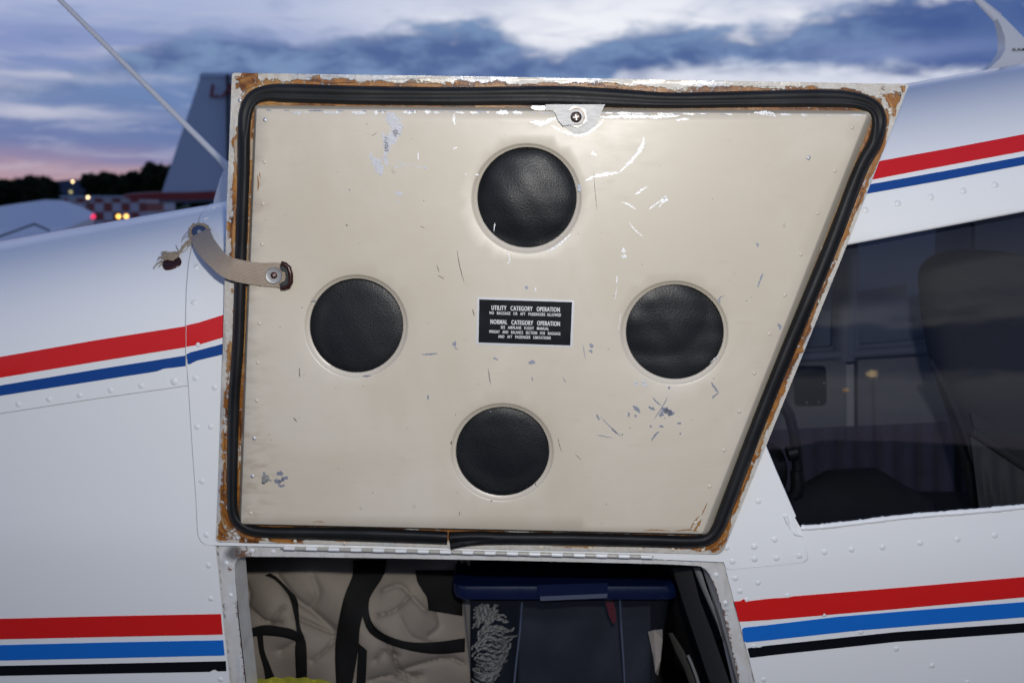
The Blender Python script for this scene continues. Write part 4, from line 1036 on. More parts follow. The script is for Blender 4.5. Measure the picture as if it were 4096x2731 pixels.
def strap_pt(px, py, s, lift=0.0):
    d = ray(px, py); tf = (fpx(px, py)[1] - CAM[1]) / d[1] if s < .62 else 1.2
    td = (DD - .0035) / (d @ DNW)
    if s >= .50: t = td
    else:
        k = s / .50; t = (tf - .004) * (1 - k) ** 1.6 + td * (1 - (1 - k) ** 1.6); t = min(t, tf - .003)
    return CAM + d * (t - lift)
V = []; T = []; UV = []; KW = 9
for layer, lf in ((0, 0.0008), (1, -.0008)):
    for i in range(NS):
        s = i / (NS - 1)
        for k in range(KW):
            v = k / (KW - 1); p = Ua[i] * (1 - v) + La[i] * v
            V.append(strap_pt(p[0], p[1], s, lf + .0006 * math.sin(v * math.pi))); UV.append((s, v))
B = NS * KW
for i in range(NS - 1):
    for k in range(KW - 1):
        a = i * KW + k; T.append((a, a + KW, a + KW + 1, a + 1)[::-1]); T.append((B + a, B + a + KW, B + a + KW + 1, B + a + 1))
    T.append((i * KW, (i + 1) * KW, B + (i + 1) * KW, B + i * KW)); a = i * KW + KW - 1; T.append((a, B + a, B + a + KW, a + KW))
me = bpy.data.meshes.new('door_strap'); me.from_pydata([tuple(v) for v in V], [], T); me.shade_smooth(); me.set_sharp_from_angle(angle=math.radians(50))
uvl = me.uv_layers.new(name='UVMap')
for lp in me.loops: uvl.data[lp.index].uv = UV[lp.vertex_index]
me.materials.append(M['web']); strap = bpy.data.objects.new('door_strap', me); COL.objects.link(strap); adopt(strap, plane); strap['label'] = 'beige webbing strap tying the door to the fuselage'
def on_strap(p, h): d = ray(*p); return CAM + d * ((DD - .0055 - h) / (d @ DNW))
wc = Z3(1955, 953)
def washer(c, r0, r1, h, m, parent, place, sy=1.0, rimh=.0009):
    V = []; T = []; S = 32; prof = [(r0, 0), (r0, rimh * .8), ((r0 + r1) / 2 - 2, rimh * .9), (r1 - 4, rimh), (r1 - 1.5, rimh * 1.25), (r1, rimh * .7), (r1, -.0006)]
    for (r, z) in prof:
        for k in range(S): V.append(place((c[0] + r * math.cos(2 * math.pi * k / S), c[1] + r * sy * math.sin(2 * math.pi * k / S)), h + z))
    for j in range(len(prof) - 1): T += [(j * S + k, j * S + (k + 1) % S, (j + 1) * S + (k + 1) % S, (j + 1) * S + k)[::-1] for k in range(S)]
    return obj('washer', V, [t[::-1] for t in T], m, parent, angle=50)
washer(wc, 12, 34, .0004, M['steel'], strap, on_strap)
screw(wc, 14, .0010, M['brownsteel'], strap, place=on_strap); V = []
for k in range(2):
    a = math.radians(10) + k * math.pi / 2
    for (u, w) in [(-6, -1), (6, -1), (6, 1), (-6, 1)]: V.append(on_strap((wc[0] + u * math.cos(a) - w * math.sin(a), wc[1] + u * math.sin(a) + w * math.cos(a)), .0028 + k * .0001))
obj('screw_slot', V, [(3, 2, 1, 0), (7, 6, 5, 4)], M['bare'], strap, smooth=False)
tipo = [Z3(*p) for p in [(2065, 768), (2130, 790), (2185, 835), (2215, 930), (2218, 1050), (2180, 1128), (2110, 1148), (2055, 1140), (2040, 1085), (2075, 1050), (2118, 1040), (2138, 980), (2125, 900), (2075, 885), (2042, 830)]]
prism('strap_tip', tipo, lambda p: on_strap(p, .0016), lambda p: on_strap(p, -.0048), M['tipgrey'], strap)
tube('tip_rim', [on_strap(Z3(*p), .0006) for p in [(2068, 772), (2130, 792), (2182, 838), (2210, 930), (2212, 1050), (2176, 1122), (2110, 1143), (2062, 1140)]], .0024, M['brownenamel'], strap, seg=8)
# fuselage end: washer, screw and frayed edge
lc = Z3(832, 308); xl = hit(*lc); pl = fus(*xl); nl_ = fus_n(*xl)
nl2 = nl_ * .55 + np.array([0, -.75, .25]) * .45; nl2 /= np.linalg.norm(nl2)
def on_left(p, h):
    d = ray(*p); c0 = pl + nl_ * .008; t = ((c0 - CAM) @ nl2) / (d @ nl2); return CAM + d * t + nl2 * h
washer(lc, 10, 31, .001, M['bluesteel'], strap, on_left, .82)
screw(lc, 10, .0014, M['steel'], strap, place=on_left, sy=.85)
fv_ = []; ft_ = []
def thread(pts, r, placer=on_left, h=.0004):
    P = [placer(p, h + rng.uniform(-.0003, .0010)) for p in catmull(pts, 5)]; b = len(fv_)
    for i, p in enumerate(P):
        d = P[min(len(P) - 1, i + 1)] - P[max(0, i - 1)]; d = d / (np.linalg.norm(d) + 1e-9); a = np.cross(d, nl2); a /= np.linalg.norm(a); c = np.cross(a, d)
        rr = r * (1 - .6 * i / len(P)) * rng.uniform(.7, 1.2)
        for k in range(4): an = k * math.pi / 2; fv_.append(p + rr * (math.cos(an) * a + math.sin(an) * c))
    for i in range(len(P) - 1): ft_.extend((b + i * 4 + k, b + i * 4 + (k + 1) % 4, b + i * 4 + 4 + (k + 1) % 4, b + i * 4 + 4 + k) for k in range(4))
for _ in range(360):
    a = rng.uniform(math.pi * .75, math.pi * 2.12); r0 = rng.uniform(26, 34); r1 = r0 + rng.uniform(3, 17)
    a2 = a + rng.normal(0, .22); thread([(lc[0] + r0 * math.cos(a), lc[1] + r0 * .85 * math.sin(a)), (lc[0] + (r0 + r1) / 2 * math.cos(a + .06), lc[1] + (r0 + r1) / 2 * .85 * math.sin(a + .06)), (lc[0] + r1 * math.cos(a2), lc[1] + r1 * .85 * math.sin(a2))], rng.uniform(.00035, .0008))
for pts in [[(690, 330), (620, 370), (570, 430), (552, 470)], [(660, 300), (600, 350), (565, 420)], [(700, 350), (640, 380)]]: thread([Z3(*p) for p in pts], .0005)
# torn remnant hanging below with its crimped tip
for i in range(9):
    j = lambda: rng.normal(0, 12)
    thread([Z3(710 + j(), 440 + j()), Z3(640 + j(), 470 + j()), Z3(580 + j(), 530 + j()), Z3(545 + j(), 610 + j()), Z3(510 + j(), 640 + j())], .0010, h=.001)
thread([Z3(725, 505), Z3(670, 530), Z3(640, 590), Z3(590, 620), Z3(540, 640)], .0006, h=.002); thread([Z3(520, 610), Z3(490, 550), Z3(472, 500)], .0006)
for i in range(70):
    a = Z3(rng.uniform(470, 540), rng.uniform(640, 700)); b = Z3(rng.uniform(300, 480), rng.uniform(640, 760)); c = Z3(rng.uniform(260, 460), rng.uniform(620, 770))
    thread([a, b, c], rng.uniform(.0005, .0011), h=.004)
for pts in [[(280, 760), (230, 790), (180, 830), (140, 870)], [(290, 780), (225, 805), (170, 850), (150, 885)], [(300, 715), (240, 705), (210, 725)], [(260, 720), (225, 740), (210, 770)], [(290, 810), (250, 840), (230, 860)]]: thread([Z3(*p) for p in pts], .0010, h=.003)
obj('frayed_threads', fv_, ft_, M['fray'], strap, kind='stuff', angle=80)
oc = Z3(415, 765); V = []; T = []; S = 26
for j in range(7):
    a = math.pi * j / 6 - math.pi / 2
    for k in range(S):
        t = 2 * math.pi * k / S; ex = abs(math.cos(t)) ** .75 * np.sign(math.cos(t)) * 40 * (.72 + .28 * math.cos(a)); ey = abs(math.sin(t)) ** .75 * np.sign(math.sin(t)) * 24 * (.72 + .28 * math.cos(a))
        r = math.radians(-17); V.append(on_left((oc[0] + ex * math.cos(r) - ey * math.sin(r), oc[1] + ex * math.sin(r) + ey * math.cos(r) + 5), .0008 + .0024 * math.sin(a)))
for j in range(6): T += [(j * S + (k + 1) % S, j * S + k, (j + 1) * S + k, (j + 1) * S + (k + 1) % S) for k in range(S)]
T.append(tuple(6 * S + k for k in range(S))[::-1])
obj('torn_tip', V, T, M['brownenamel'], strap, angle=70)

# ------------------------------------------------------------------ window and cabin
V2, T = cdt([hit(*p) for p in densify([(a + (0 if a > 4400 else 0), b) for a, b in WIN], 60)], step=.05)
def glass(x, w): return fus(x, w, -.003 - .030 * max(0, min(1.3, (fus(x, w)[2] - 1.30) / .26)) ** 1.25)
win = obj('side_window', [glass(*p) for p in V2], T, M['glass'], plane)
def lip(pts, r, name, m, off, wob=0.0):
    P = [fpx(a, b, off) for a, b in catmull(pts, 10)]
    return tube(name, P, [r * (1 + wob * rng.normal()) for _ in P], m, win, seg=8)
lip([(4500, 758), (4096, 836), (3700, 911), (3400, 967), (2950, 1052)], .0032, 'window_lip', M['white'], -.003)
lip([(2960, 1520), (3060, 1790), (3178, 2068)], .0022, 'window_lip', M['white'], -.002)
lip([(3205, 2110), (3260, 2108), (3400, 2093), (3640, 2065), (3930, 2042), (4200, 2015)], .0028, 'window_sealant', M['white'], -.0006, .10)
lip([(3140, 2060), (3160, 2110), (3190, 2135), (3212, 2140)], .0018, 'window_sealant', M['jamb'] if False else M['white'], .001, .35)

def mirror_dir(px, py):
    x, w = hit(px, py); e = 2e-3; n = np.cross(glass(x + e, w) - glass(x - e, w), glass(x, w + e) - glass(x, w - e)); n /= np.linalg.norm(n)
    d = ray(px, py); d /= np.linalg.norm(d); return glass(x, w), d - 2 * (d @ n) * n
for (px_, py_, dist_, rad_, mt_, lb_) in [(3490, 1505, 9.0, .05, 'lampwarm', 'warm lamp behind the viewpoint, reflected as a bright spot in the side window'), (3385, 1568, 9.5, .03, 'lampamber', 'small amber lamp behind the viewpoint, reflected faintly in the side window')]:
    P_, R_ = mirror_dir(px_, py_); q_ = P_ + R_ * dist_
    if q_[2] > .3:
        t_ = empty('apron_lamp', (q_[0], q_[1], 0), lb_, 'lamp', 'lamps behind the viewpoint'); tube('post', [(q_[0], q_[1], 0), (q_[0], q_[1], q_[2] - rad_)], .007, M['matteblack'], t_); sphere('bulb', q_, rad_, M[mt_], t_)
YF = lambda x: 2 * (f_ys(x) + SW) - f_ys(x) - .035        # inside of the far wall
def fw(px, py, Y=1.98): return yplane(px, py, Y)
# far wall: upper trim band with two window holes, pillar between
def wall_poly(name, poly, m, Y, th=.012, holes=()):
    V2, T = cdt(densify(poly, 60), [densify(h, 60) for h in holes], step=None)
    V = [fw(p[0], p[1], Y) for p in V2]; V, T = rim(V, T, lambda i: fw(V2[i][0], V2[i][1], Y) + np.array([0, th, 0]))
    return obj(name, V, T, m, plane, smooth=False)
H1 = rounded([(3000, 1010), (3338, 985), (3336, 1388), (3060, 1405)], 14); H2 = rounded([(3432, 930), (3722, 900), (3900, 890), (3900, 1345), (3432, 1380)], 14)
wall_poly('cabin_window_surround', [(2700, 820), (4700, 700), (4700, 1350), (3700, 1418), (2700, 1480)], M['trimlight'], 1.965, .02, [H1, H2])
for hpoly in (H1, H2):
    V2, T = cdt(densify(hpoly, 80)); obj('far_window', [fw(p[0], p[1], 1.975) for p in V2], T, M['glass'], plane, smooth=False)
tube('cabin_pillar', [fw(3388, 1015, 1.955), fw(3384, 1200, 1.955), fw(3376, 1440, 1.955)], [.020, .021, .022], M['trimlight'], plane, seg=10)
tube('window_sill', [fw(3050, 1436, 1.945), fw(3400, 1416, 1.945), fw(3760, 1392, 1.945)], .010, M['trimlight'], plane, seg=8)
wall_poly('cabin_side_panel', [(2700, 1450), (3385, 1432), (3385, 1712), (3200, 1722), (2700, 1740)], M['trim'], 1.95, .02)
wall_poly('cabin_side_panel', [(3432, 1440), (4700, 1370), (4700, 1640), (3830, 1690), (3432, 1708)], M['trim'], 1.945, .02)
vv = []; tt = []
for i in range(121):
    px_ = 2700 + i * 16; ph = (i % 5); Y = 1.93 + (.012 if ph == 0 else .004 * abs(ph - 2.5))
    vv += [fw(px_, 1735 - (px_ - 2700) * .045, Y), fw(px_, 2250, Y)]
    if i: tt.append((2 * i - 2, 2 * i - 1, 2 * i + 1, 2 * i))
obj('pleated_panel', vv, tt, M['pleat'], plane, smooth=False)
prism('ash_tray', rounded([(3172, 1462), (3305, 1462), (3307, 1620), (3178, 1622)], 22), lambda p: fw(p[0], p[1], 1.935), lambda p: fw(p[0], p[1], 1.952), M['matteblack'], plane)
for (a, b) in [(3228, 1610), (3275, 1608), (3297, 1532)]: inst('rivet', RIVM, frame_at(fw(a, b, 1.934), (0, -1, 0)), plane)
# seat by the window
def loft(name, rings, m, parent, label=None):
    V = [p for r in rings for p in r]; n = len(rings[0]); T = []
    for j in range(len(rings) - 1): T += [(j * n + k, j * n + (k + 1) % n, (j + 1) * n + (k + 1) % n, (j + 1) * n + k) for k in range(n)]
    T += [tuple(range(n))[::-1], tuple((len(rings) - 1) * n + k for k in range(n))]
    return obj(name, V, T, m, parent, label=label, angle=60)
def ring(cx, z, w, d, cy, n=24, e=3.2):
    R = []
    for k in range(n):
        t = 2 * math.pi * k / n; c, s = math.cos(t), math.sin(t)
        R.append((cx + w / 2 * abs(c) ** (2 / e) * np.sign(c), cy + d / 2 * abs(s) ** (2 / e) * np.sign(s), z))
    return R
YS = 1.40
def seat_x(px): return (px - 2048) / F * YS
rows = [(999, 3845, 3935, .03), (1005, 3800, 4010, .05), (1017, 3760, 4095, .07), (1035, 3728, 4150, .085), (1058, 3706, 4210, .10), (1085, 3695, 4260, .11), (1120, 3691, 4310, .11), (1250, 3700, 4370, .11), (1400, 3728, 4380, .115), (1550, 3772, 4400, .12), (1700, 3825, 4430, .13), (1900, 3880, 4450, .14), (2150, 3940, 4460, .16)]
rr = []
for py, a, b, d in rows:
    yc_ = YS - .02 + d / 2; z = yplane(2048, py, yc_)[2]; x0 = yplane(a, py, yc_)[0]; x1 = yplane(b, py, yc_)[0]; rr.append(ring((x0 + x1) / 2, z, x1 - x0, d, YS + .03 + d / 2 - .05))
seat = loft('cabin_seat', rr[::-1], M['seat'], plane)
tube('seat_piping', [yplane(a, b, YS - .03) for a, b in [(3720, 1440), (3790, 1560), (3850, 1700), (3900, 1850), (3940, 2050)]], .004, M['trimdark'], seat)
pk = []; pt_ = []; NX, NZ = 40, 14
for j in range(NZ):
    for i in range(NX):
        u, v = i / (NX - 1), j / (NZ - 1)
        a = 3880 + 40 * v + (4260 - 3880) * u; b = 1730 + 300 * u * .62 + v * 330
        pk.append(yplane(a, b, YS - .055 - .012 * math.sin(v * math.pi) - .006 * math.sin(u * 34 + 2 * math.sin(v * 3)) * v ** .6))
for j in range(NZ - 1): pt_ += [(j * NX + i, (j + 1) * NX + i, (j + 1) * NX + i + 1, j * NX + i + 1) for i in range(NX - 1)]
obj('seat_pocket', pk, pt_, M['pocket'], seat)
slab('pocket_card', [yplane(a, b, YS - .05) for a, b in [(3880, 1640), (3960, 1690), (4010, 1780), (3905, 1745)]], [yplane(a, b, YS - .045) for a, b in [(3880, 1640), (3960, 1690), (4010, 1780), (3905, 1745)]], M['seat'], seat)
tube('pocket_hem', [yplane(a, b, YS - .07) for a, b in [(3885, 1722), (3960, 1770), (4080, 1850), (4200, 1925)]], .006, M['seat'], seat)
tube('seat_cushion', [yplane(3150, 2050, 1.62), yplane(3330, 2010, 1.62), yplane(3480, 2010, 1.62), yplane(3700, 2065, 1.62)], [.03, .055, .06, .03], M['trimdark'], plane, seg=16)
box('rear_seat_bench', (.25, 1.25, .92), (1.2, 1.93, 1.03), M['trimdark'], plane)
box('cabin_floor', (.25, 1.0, .88), (1.58, 2.0, .9), M['lining'], plane)
box('headliner', (-.2, 1.22, 1.66), (.2, 1.75, 1.668), M['trim'], plane)
# headset-like black handset behind the window edge
hs = empty('headset', tuple(yplane(3110, 2000, 1.12)), 'black headset with curved bar lying behind the window beside the door edge', 'headset')
tube('headband', [yplane(a, b, 1.13) for a, b in [(3060, 1560), (3120, 1600), (3158, 1660), (3178, 1740), (3190, 1860), (3196, 1960), (3186, 1985)]], [.0065] * 7, M['matteblack'], hs, seg=10)
tube('ear_grip', [yplane(a, b, 1.125) for a, b in [(3186, 1880), (3192, 1930), (3186, 1972), (3165, 1990)]], [.0075, .0085, .0085, .006], M['matteblack'], hs, seg=10)
tube('band_knob', [yplane(3150, 1815, 1.115), yplane(3186, 1806, 1.115)], .009, M['matteblack'], hs, seg=12)
prism('ear_cup', circ((3075, 1890), 75, 30, 1.6), lambda p: yplane(p[0], p[1], 1.10 + .02 * ((p[0] - 3075) / 75) ** 2 + .02 * ((p[1] - 1890) / 120) ** 2), lambda p: yplane(p[0], p[1], 1.17), M['matteblack'], hs, step=20)

# ------------------------------------------------------------------ baggage compartment and its contents
box('compartment_back', (-.36, 1.62, .70), (.40, 1.64, 1.275), M['lining'], plane)
box('compartment_floor', (-.36, 1.1, .74), (.40, 1.62, .76), M['lining'], plane)
box('compartment_ceiling', (-.36, 1.02, 1.262), (.30, 1.62, 1.27), M['lining'], plane)
box('compartment_side', (-.36, 1.05, .80), (-.355, 1.64, 1.26), M['lining'], plane)
obj('compartment_side', [yplane(2700, 2200, 1.03), yplane(2960, 2900, 1.03), yplane(2700, 2900, 1.5), yplane(2560, 2200, 1.5)], [(0, 3, 2, 1)], M['lining'], plane, smooth=False)
# side trim beside the right jamb
def strip(name, L_, R_, Y0, Y1, m, lab=None):
    V = []; n = len(L_)
    for (a, b), (c, d) in zip(L_, R_): V += [yplane(a, b, Y0), yplane((a + c) / 2, (b + d) / 2, (Y0 + Y1) / 2 - .004), yplane(c, d, Y1)]
    T = []
    for i in range(n - 1): T += [(3 * i + k, 3 * i + 3 + k, 3 * i + 4 + k, 3 * i + 1 + k) for k in range(2)]
    return obj(name, V, T, m, plane, label=lab, angle=80)
strip('edge_trim', [(2808, 2268), (2838, 2360), (2870, 2470), (2900, 2570), (2945, 2740), (2960, 2800)], [(2842, 2290), (2862, 2360), (2893, 2470), (2918, 2570), (2960, 2740), (2975, 2800)], .985, .978, M['greystrip'])
strip('edge_trim', [(2772, 2268), (2800, 2340), (2840, 2430), (2868, 2500), (2892, 2565)], [(2800, 2268), (2826, 2350), (2858, 2430), (2878, 2500), (2895, 2568)], 1.0, .992, M['greystrip'])
strip('side_panel', [(2688, 2270), (2730, 2400), (2780, 2550), (2850, 2760)], [(2766, 2270), (2800, 2400), (2850, 2530), (2930, 2760)], 1.03, 1.00, M['panelblack'])
tube('release_cable', [yplane(a, b, 1.06) for a, b in [(2752, 2620), (2766, 2650), (2785, 2700), (2802, 2760)]], .0018, M['greystrip'], plane)
strip('ribbed_edge', [(2672, 2530), (2700, 2600), (2740, 2680), (2760, 2740)], [(2690, 2530), (2735, 2600), (2775, 2680), (2800, 2740)], 1.09, 1.08, M['carpet'])

# duffel bag: one cloth body with folds
bag = empty('duffel_bag', tuple(yplane(1400, 2800, 1.2)), 'beige canvas duffel bag with black straps filling the left of the baggage opening', 'bag')
CRE = [([(1110, 2300), (1180, 2390), (1260, 2450), (1340, 2520)], 22, .010), ([(1250, 2300), (1275, 2370), (1250, 2420)], 24, .006), ([(1535, 2360), (1600, 2340), (1650, 2390), (1700, 2440)], 14, -.006), ([(1505, 2460), (1580, 2440), (1640, 2380)], 10, .006),
       ([(1600, 2470), (1640, 2540), (1720, 2570)], 16, .004), ([(1480, 2500), (1560, 2580), (1600, 2680), (1680, 2700)], 12, .010), ([(1500, 2640), (1540, 2600), (1590, 2620)], 10, .007), ([(1600, 2680), (1700, 2650), (1790, 2630), (1850, 2650)], 14, .008), ([(1480, 2720), (1560, 2700), (1640, 2720)], 12, .007), ([(960, 2400), (1010, 2440), (1060, 2480), (1120, 2490)], 12, .008), ([(1090, 2490), (1120, 2440), (1140, 2425)], 8, .006), ([(985, 2330), (1000, 2380), (985, 2430)], 14, .008), ([(1250, 2640), (1300, 2600), (1335, 2560)], 10, .006), ([(1190, 2470), (1260, 2500), (1330, 2530)], 12, .007), ([(1120, 2600), (1160, 2580), (1195, 2560)], 10, .007), ([(1740, 2420), (1760, 2500), (1720, 2540)], 18, .006)]
CRc = [(np.array(catmull(p, 12)), w, a) for p, w, a in CRE]
def bag_field(P):
    P = np.asarray(P, float); x, y = P[:, 0], P[:, 1]
    Y = 1.10 + .05 * ((x - 1420) / 480) ** 2 * .6 + .03 * np.maximum(0, (2330 - y) / 130) ** 2 + .02 * ((y - 2560) / 250) ** 2
    Y += .008 * np.sin(x * .011 + y * .007 + 1) + .003 * np.sin(x * .021 - y * .016 + 2)
    for c, w, a in CRc: dd_ = seg_dist(P, c, closed=False); Y += a * .75 * np.exp(-(dd_ / (w * 2.1)) ** 1.4) + .55 * a * np.exp(-(dd_ / (w * .55)) ** 2)
    return Y
gx = np.arange(915, 1885, 6.0); gy = np.arange(2200, 2890, 6.0); GX, GY = np.meshgrid(gx, gy); PP = np.stack([GX.ravel(), GY.ravel()], 1); YY = bag_field(PP)
V = [yplane(p[0], p[1], q) for p, q in zip(PP, YY)]; n = len(gx)
T = [(j * n + i, (j + 1) * n + i, (j + 1) * n + i + 1, j * n + i + 1) for j in range(len(gy) - 1) for i in range(n - 1)]
n0 = len(V); V, T = rim(V, T, lambda i: V[i] * np.array([.92, 1, 1]) + np.array([-.02, .22, 0]))
obj('bag_body', V, T, M['canvas'], bag, angle=80)
def bag_strap(name, L_, R_):
    a, b = resamp(catmull(L_, 6), 40), resamp(catmull(R_, 6), 40); P = []
    for i in range(40):
        for k in range(5): P.append(a[i] + (b[i] - a[i]) * k / 4)
    Y = bag_field(P) - .0035
    V = [yplane(p[0], p[1], y_) for p, y_ in zip(P, Y)]; T = [(i * 5 + k, i * 5 + k + 1, i * 5 + 6 + k, i * 5 + 5 + k) for i in range(39) for k in range(4)]
    V, T = rim(V, T, lambda i: yplane(P[i][0], P[i][1], Y[i] + .004)); obj(name, V, T, M['strapblack'], bag, angle=80)
bag_strap('shoulder_strap', [(1412, 2240), (1410, 2298), (1375, 2390), (1348, 2520), (1340, 2620), (1346, 2760)], [(1545, 2240), (1535, 2298), (1490, 2370), (1462, 2430), (1440, 2510), (1432, 2600), (1405, 2760)])
bag_strap('trim_strap', [(1478, 2390), (1475, 2440), (1495, 2500), (1550, 2540), (1640, 2566), (1750, 2565), (1860, 2550)], [(1448, 2420), (1452, 2470), (1480, 2530), (1545, 2570), (1640, 2600), (1750, 2614), (1860, 2605)])
bag_strap('trim_strap', [(1080, 2290), (1110, 2310), (1160, 2360), (1190, 2400), (1200, 2500), (1225, 2580), (1228, 2740)], [(1060, 2300), (1100, 2318), (1145, 2365), (1165, 2410), (1185, 2510), (1180, 2600), (1186, 2740)])
bag_strap('handle_strap', [(1000, 2512), (1060, 2498), (1130, 2506), (1180, 2520), (1205, 2552)], [(1005, 2545), (1060, 2540), (1120, 2545), (1165, 2556), (1200, 2570)])
bag_strap('handle_strap', [(1052, 2540), (1058, 2600), (1080, 2660), (1100, 2710)], [(1028, 2535), (1036, 2600), (1052, 2660), (1062, 2720)])
bag_strap('handle_strap', [(1434, 2570), (1430, 2640), (1425, 2740)], [(1468, 2600), (1466, 2660), (1462, 2740)])
bag_strap('end_flap', [(1662, 2280), (1668, 2320), (1690, 2360), (1708, 2390), (1714, 2440)], [(1840, 2280), (1845, 2320), (1850, 2370), (1850, 2420), (1850, 2462)])

# yellow fleece at the bottom
yc = empty('yellow_cloth', tuple(yplane(1160, 2850, 1.05)), 'fuzzy yellow cloth at the bottom of the baggage opening in front of the bag', 'cloth')
yv = []; yt = []
for j in range(16):
    for i in range(50):
        a = 985 + i * 7; b = 2707 + 10 * ((i - 24) / 24.0) ** 2 * 1.6 + j * 12 + 3 * math.sin(i * .7)
        yv.append(yplane(a, b, 1.045 - .03 * math.sin(min(1, j / 8) * math.pi / 2) + .0015 * rng.normal() + .004 * math.sin(i * .35 + j * .2)))
for j in range(15): yt += [(j * 50 + i, (j + 1) * 50 + i, (j + 1) * 50 + i + 1, j * 50 + i + 1) for i in range(49)]
obj('cloth', yv, yt, M['yellow'], yc, angle=80)

# storage box
YB = 1.085
bx = empty('storage_box', tuple(yplane(2270, 2950, 1.15)), 'clear plastic storage box with a blue lid beside the duffel bag', 'box')
def rect_ring(px0, px1, py, Y, depth, r=.018, n=6):
    a = yplane(px0, py, Y); b = yplane(px1, py, Y); z = (a[2] + b[2]) / 2; R = []
    x0, x1, y0, y1 = a[0], b[0], Y, Y + depth
    for (cx, cy, s) in [(x1 - r, y0 + r, -90), (x1 - r, y1 - r, 0), (x0 + r, y1 - r, 90), (x0 + r, y0 + r, 180)]:
        for k in range(n + 1): t = math.radians(s + 90 * k / n); R.append((cx + r * math.cos(t), cy + r * math.sin(t), z))
    return R
loft('tub', [rect_ring(1898, 2612, 2900, YB + .012, .34), rect_ring(1885, 2630, 2780, YB + .010, .35), rect_ring(1845, 2690, 2402, YB + .006, .36)], M['tub'], bx)
lidr = [rect_ring(1812, 2722, 2396, YB - .004, .385), rect_ring(1806, 2727, 2372, YB - .006, .39), rect_ring(1808, 2722, 2345, YB - .004, .388), rect_ring(1822, 2708, 2328, YB + .004, .37), rect_ring(1840, 2690, 2322, YB + .018, .345), rect_ring(1850, 2680, 2312, YB + .022, .34), rect_ring(1870, 2660, 2304, YB + .04, .30)]
loft('lid', lidr, M['lid'], bx)
prism('lid_latch', rounded([(2148, 2338), (2432, 2330), (2430, 2372), (2150, 2384)], 6), lambda p: yplane(p[0], p[1], YB - .014), lambda p: yplane(p[0], p[1], YB + .0), M['lid'], bx)
prism('latch_clip', rounded([(2158, 2372), (2430, 2362), (2428, 2390), (2162, 2402)], 5), lambda p: yplane(p[0], p[1], YB - .012), lambda p: yplane(p[0], p[1], YB + .0), M['latchclear'], bx)
for pts in [[(2088, 2408), (2080, 2520), (2066, 2640), (2054, 2760)], [(2480, 2396), (2486, 2520), (2494, 2640), (2500, 2760)]]: tube('tub_rib', [yplane(a, b, YB + .008) for a, b in pts], .0012, M['latchclear'], bx)
dark = empty('packed_clothes', tuple(yplane(2300, 2900, 1.2)), 'dark folded clothes packed inside the clear box', 'clothes')
dv = []; dt = []
for j in range(26):
    for i in range(40):
        a = 2075 + i * 13.5; b = 2412 + j * 19; dv.append(yplane(a, b, YB + .055 + .012 * math.sin(i * .25 + j * .15) + .008 * math.sin(i * .11 - j * .31) + .03 * max(0, 1 - j / 4)))
for j in range(25): dt += [(j * 40 + i, (j + 1) * 40 + i, (j + 1) * 40 + i + 1, j * 40 + i + 1) for i in range(39)]
dv, dt = rim(dv, dt, lambda i: dv[i] + np.array([0, .15, 0])); obj('folded_fabric', dv, dt, M['darkstuff'], dark, angle=80)
slab('red_marker', [yplane(a, b, YB + .03) for a, b in [(2418, 2392), (2450, 2392), (2462, 2440), (2464, 2485), (2452, 2494), (2436, 2460)]], [yplane(a, b, YB + .04) for a, b in [(2418, 2392), (2450, 2392), (2462, 2440), (2464, 2485), (2452, 2494), (2436, 2460)]], M['reditem'], None)
tag(bpy.data.objects['red_marker'], 'red pointed plastic piece inside the clear box below the latch', 'plastic piece')
pp = [(2592, 2525), (2618, 2518), (2650, 2515), (2650, 2560), (2642, 2640), (2632, 2700), (2622, 2690), (2612, 2620)]
o_ = slab('folded_paper', [yplane(a, b, YB + .022 + .006 * (i % 2)) for i, (a, b) in enumerate(pp)], [yplane(a, b, YB + .034) for a, b in pp], M['paper'], None)
tag(o_, 'beige folded paper standing in the right end of the clear box', 'paper')
# rope coil inside the box: one long wandering strand
rv = []; rt = []
for k in range(130):
    t = (k + rng.uniform(0, 1)) / 130; b0 = 2412 + 350 * t; y0 = YB + rng.uniform(.016, .050); P = []; ph = rng.uniform(0, 1.2) + b0 * .02; a0 = 1884 + rng.uniform(0, 70)
    lim = np.interp(b0, [2420, 2460, 2500, 2560, 2600, 2680, 2740], [1975, 2005, 2040, 2052, 2030, 2010, 1955]) + rng.normal(0, 16); n_ = int(rng.uniform(22, 44))
    for i in range(n_):
        an = -.35 + .75 * math.sin(a0 * .034 + b0 * .016) + .25 * math.sin(a0 * .09 + k); a0 += 3.6 * math.cos(an); b0 += 3.6 * math.sin(an); wv = 2.6 * math.sin(i * .8 + ph)
        if a0 > lim or b0 < 2416: break
        P.append(yplane(a0 - wv * math.sin(an), b0 + wv * math.cos(an), y0 + .0022 * math.cos(i * .8 + ph)))
    if len(P) < 6: continue
    ref = np.array([0, 1.0, 0])
    for i in range(len(P)):
        d = P[min(len(P) - 1, i + 1)] - P[max(0, i - 1)]; d /= np.linalg.norm(d) + 1e-9; u_ = np.cross(d, ref); u_ /= np.linalg.norm(u_) + 1e-9; w_ = np.cross(u_, d); n0 = len(rv)
        rr_ = .0016 * (1 - .5 * abs(i / len(P) - .5)) * (1 + .22 * math.sin(i * 1.9))
        for q in range(5): an2 = q * 2 * math.pi / 5; rv.append(P[i] + rr_ * (math.cos(an2) * u_ + math.sin(an2) * w_))
        if i: rt += [(n0 - 5 + q, n0 - 5 + (q + 1) % 5, n0 + (q + 1) % 5, n0 + q) for q in range(5)]
ropeo = obj('rope', rv, rt, M['rope'], None, angle=80)
tag(ropeo, 'tangled pale twisted rope inside the left end of the clear box', 'rope')

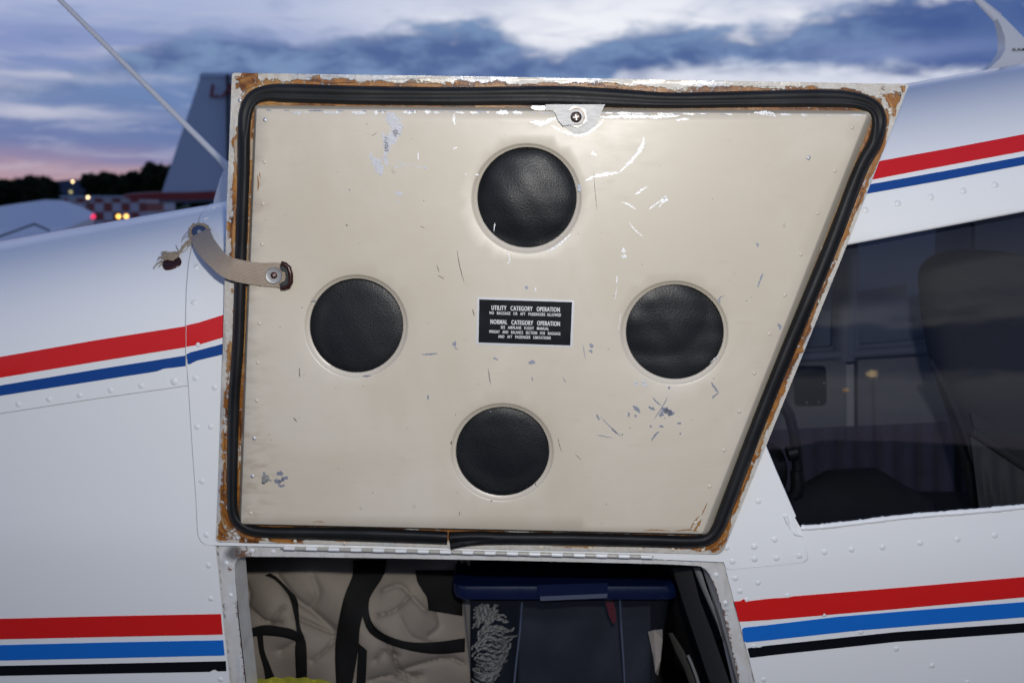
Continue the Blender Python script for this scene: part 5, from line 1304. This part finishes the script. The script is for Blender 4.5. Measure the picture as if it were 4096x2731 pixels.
# ------------------------------------------------------------------ antennas on the roof
ym = 1.50
an = tube('whip_antenna', [yplane(a, b, ym) for a, b in [(-260, -480), (-20, -248), (240, 0), (560, 318), (880, 637)]], [.0020, .0025, .0036, .0042, .0048], M['antwhite'], plane, seg=10)
tube('antenna_ferrule', [yplane(a, b, ym) for a, b in [(876, 633), (892, 650), (930, 690)]], [.0050, .0056, .0090], M['antwhite'], an, seg=12)
loft('antenna_base', [ring(yplane(930, 700, ym)[0], yplane(930, 650, ym)[2], .014, .012, ym, 14, 2), ring(yplane(945, 700, ym)[0], yplane(945, 720, ym)[2], .05, .02, ym, 14, 2), ring(yplane(955, 700, ym)[0], yplane(955, 790, ym)[2], .075, .035, ym, 14, 2), ring(yplane(960, 700, ym)[0], yplane(960, 880, ym)[2], .095, .05, ym, 14, 2)][::-1], M['antwhite'], an)
def blade(name, pts, th, m, parent):
    f = [(yplane(a, b, ym)[0], ym - th * k, yplane(a, b, ym)[2]) for a, b, k in pts]; bk = [(p[0], 2 * ym - p[1], p[2]) for p in f]
    n = len(f); V = f + bk; V2, T = cdt([(p[0], p[2]) for p in f]); 
    T = [tuple(t) for t in T] + [tuple(n + q for q in t)[::-1] for t in T] + [((i + 1) % n, i, n + i, n + (i + 1) % n) for i in range(n)]
    return obj(name, V, T, m, parent, angle=70)
ra = blade('blade_antenna', [(4330, 300, .4), (4330, 245, .5), (4230, 270, .9), (4160, 235, .9), (4096, 170, .8), (4040, 110, .7), (4000, 66, .5), (3977, 72, .5), (3994, 110, .7), (4006, 160, .9), (4005, 205, 1), (3985, 240, 1), (3955, 268, .9), (3926, 292, .7), (3930, 330, .7)], .012, M['antwhite'], plane)
tube('antenna_rod', [yplane(a, b, ym) for a, b in [(3990, 72), (3912, 0), (3780, -120), (3500, -380)]], [.0075, .0048, .0035, .002], M['antwhite'], ra, seg=12)
V, T = text_mesh('RAM', .02)
obj('antenna_lettering', [(lambda p: (p[0], ym - .0135, p[2]))(yplane(4050 + 56 * v[0], 207 - 12 * v[1] - 3 * v[0], ym - .013)) for v in V], T, M['matteblack'], ra, smooth=False)
print('objects', len(bpy.data.objects), 'tris', sum(len(o.data.loop_triangles) if o.type == 'MESH' else 0 for o in bpy.data.objects))
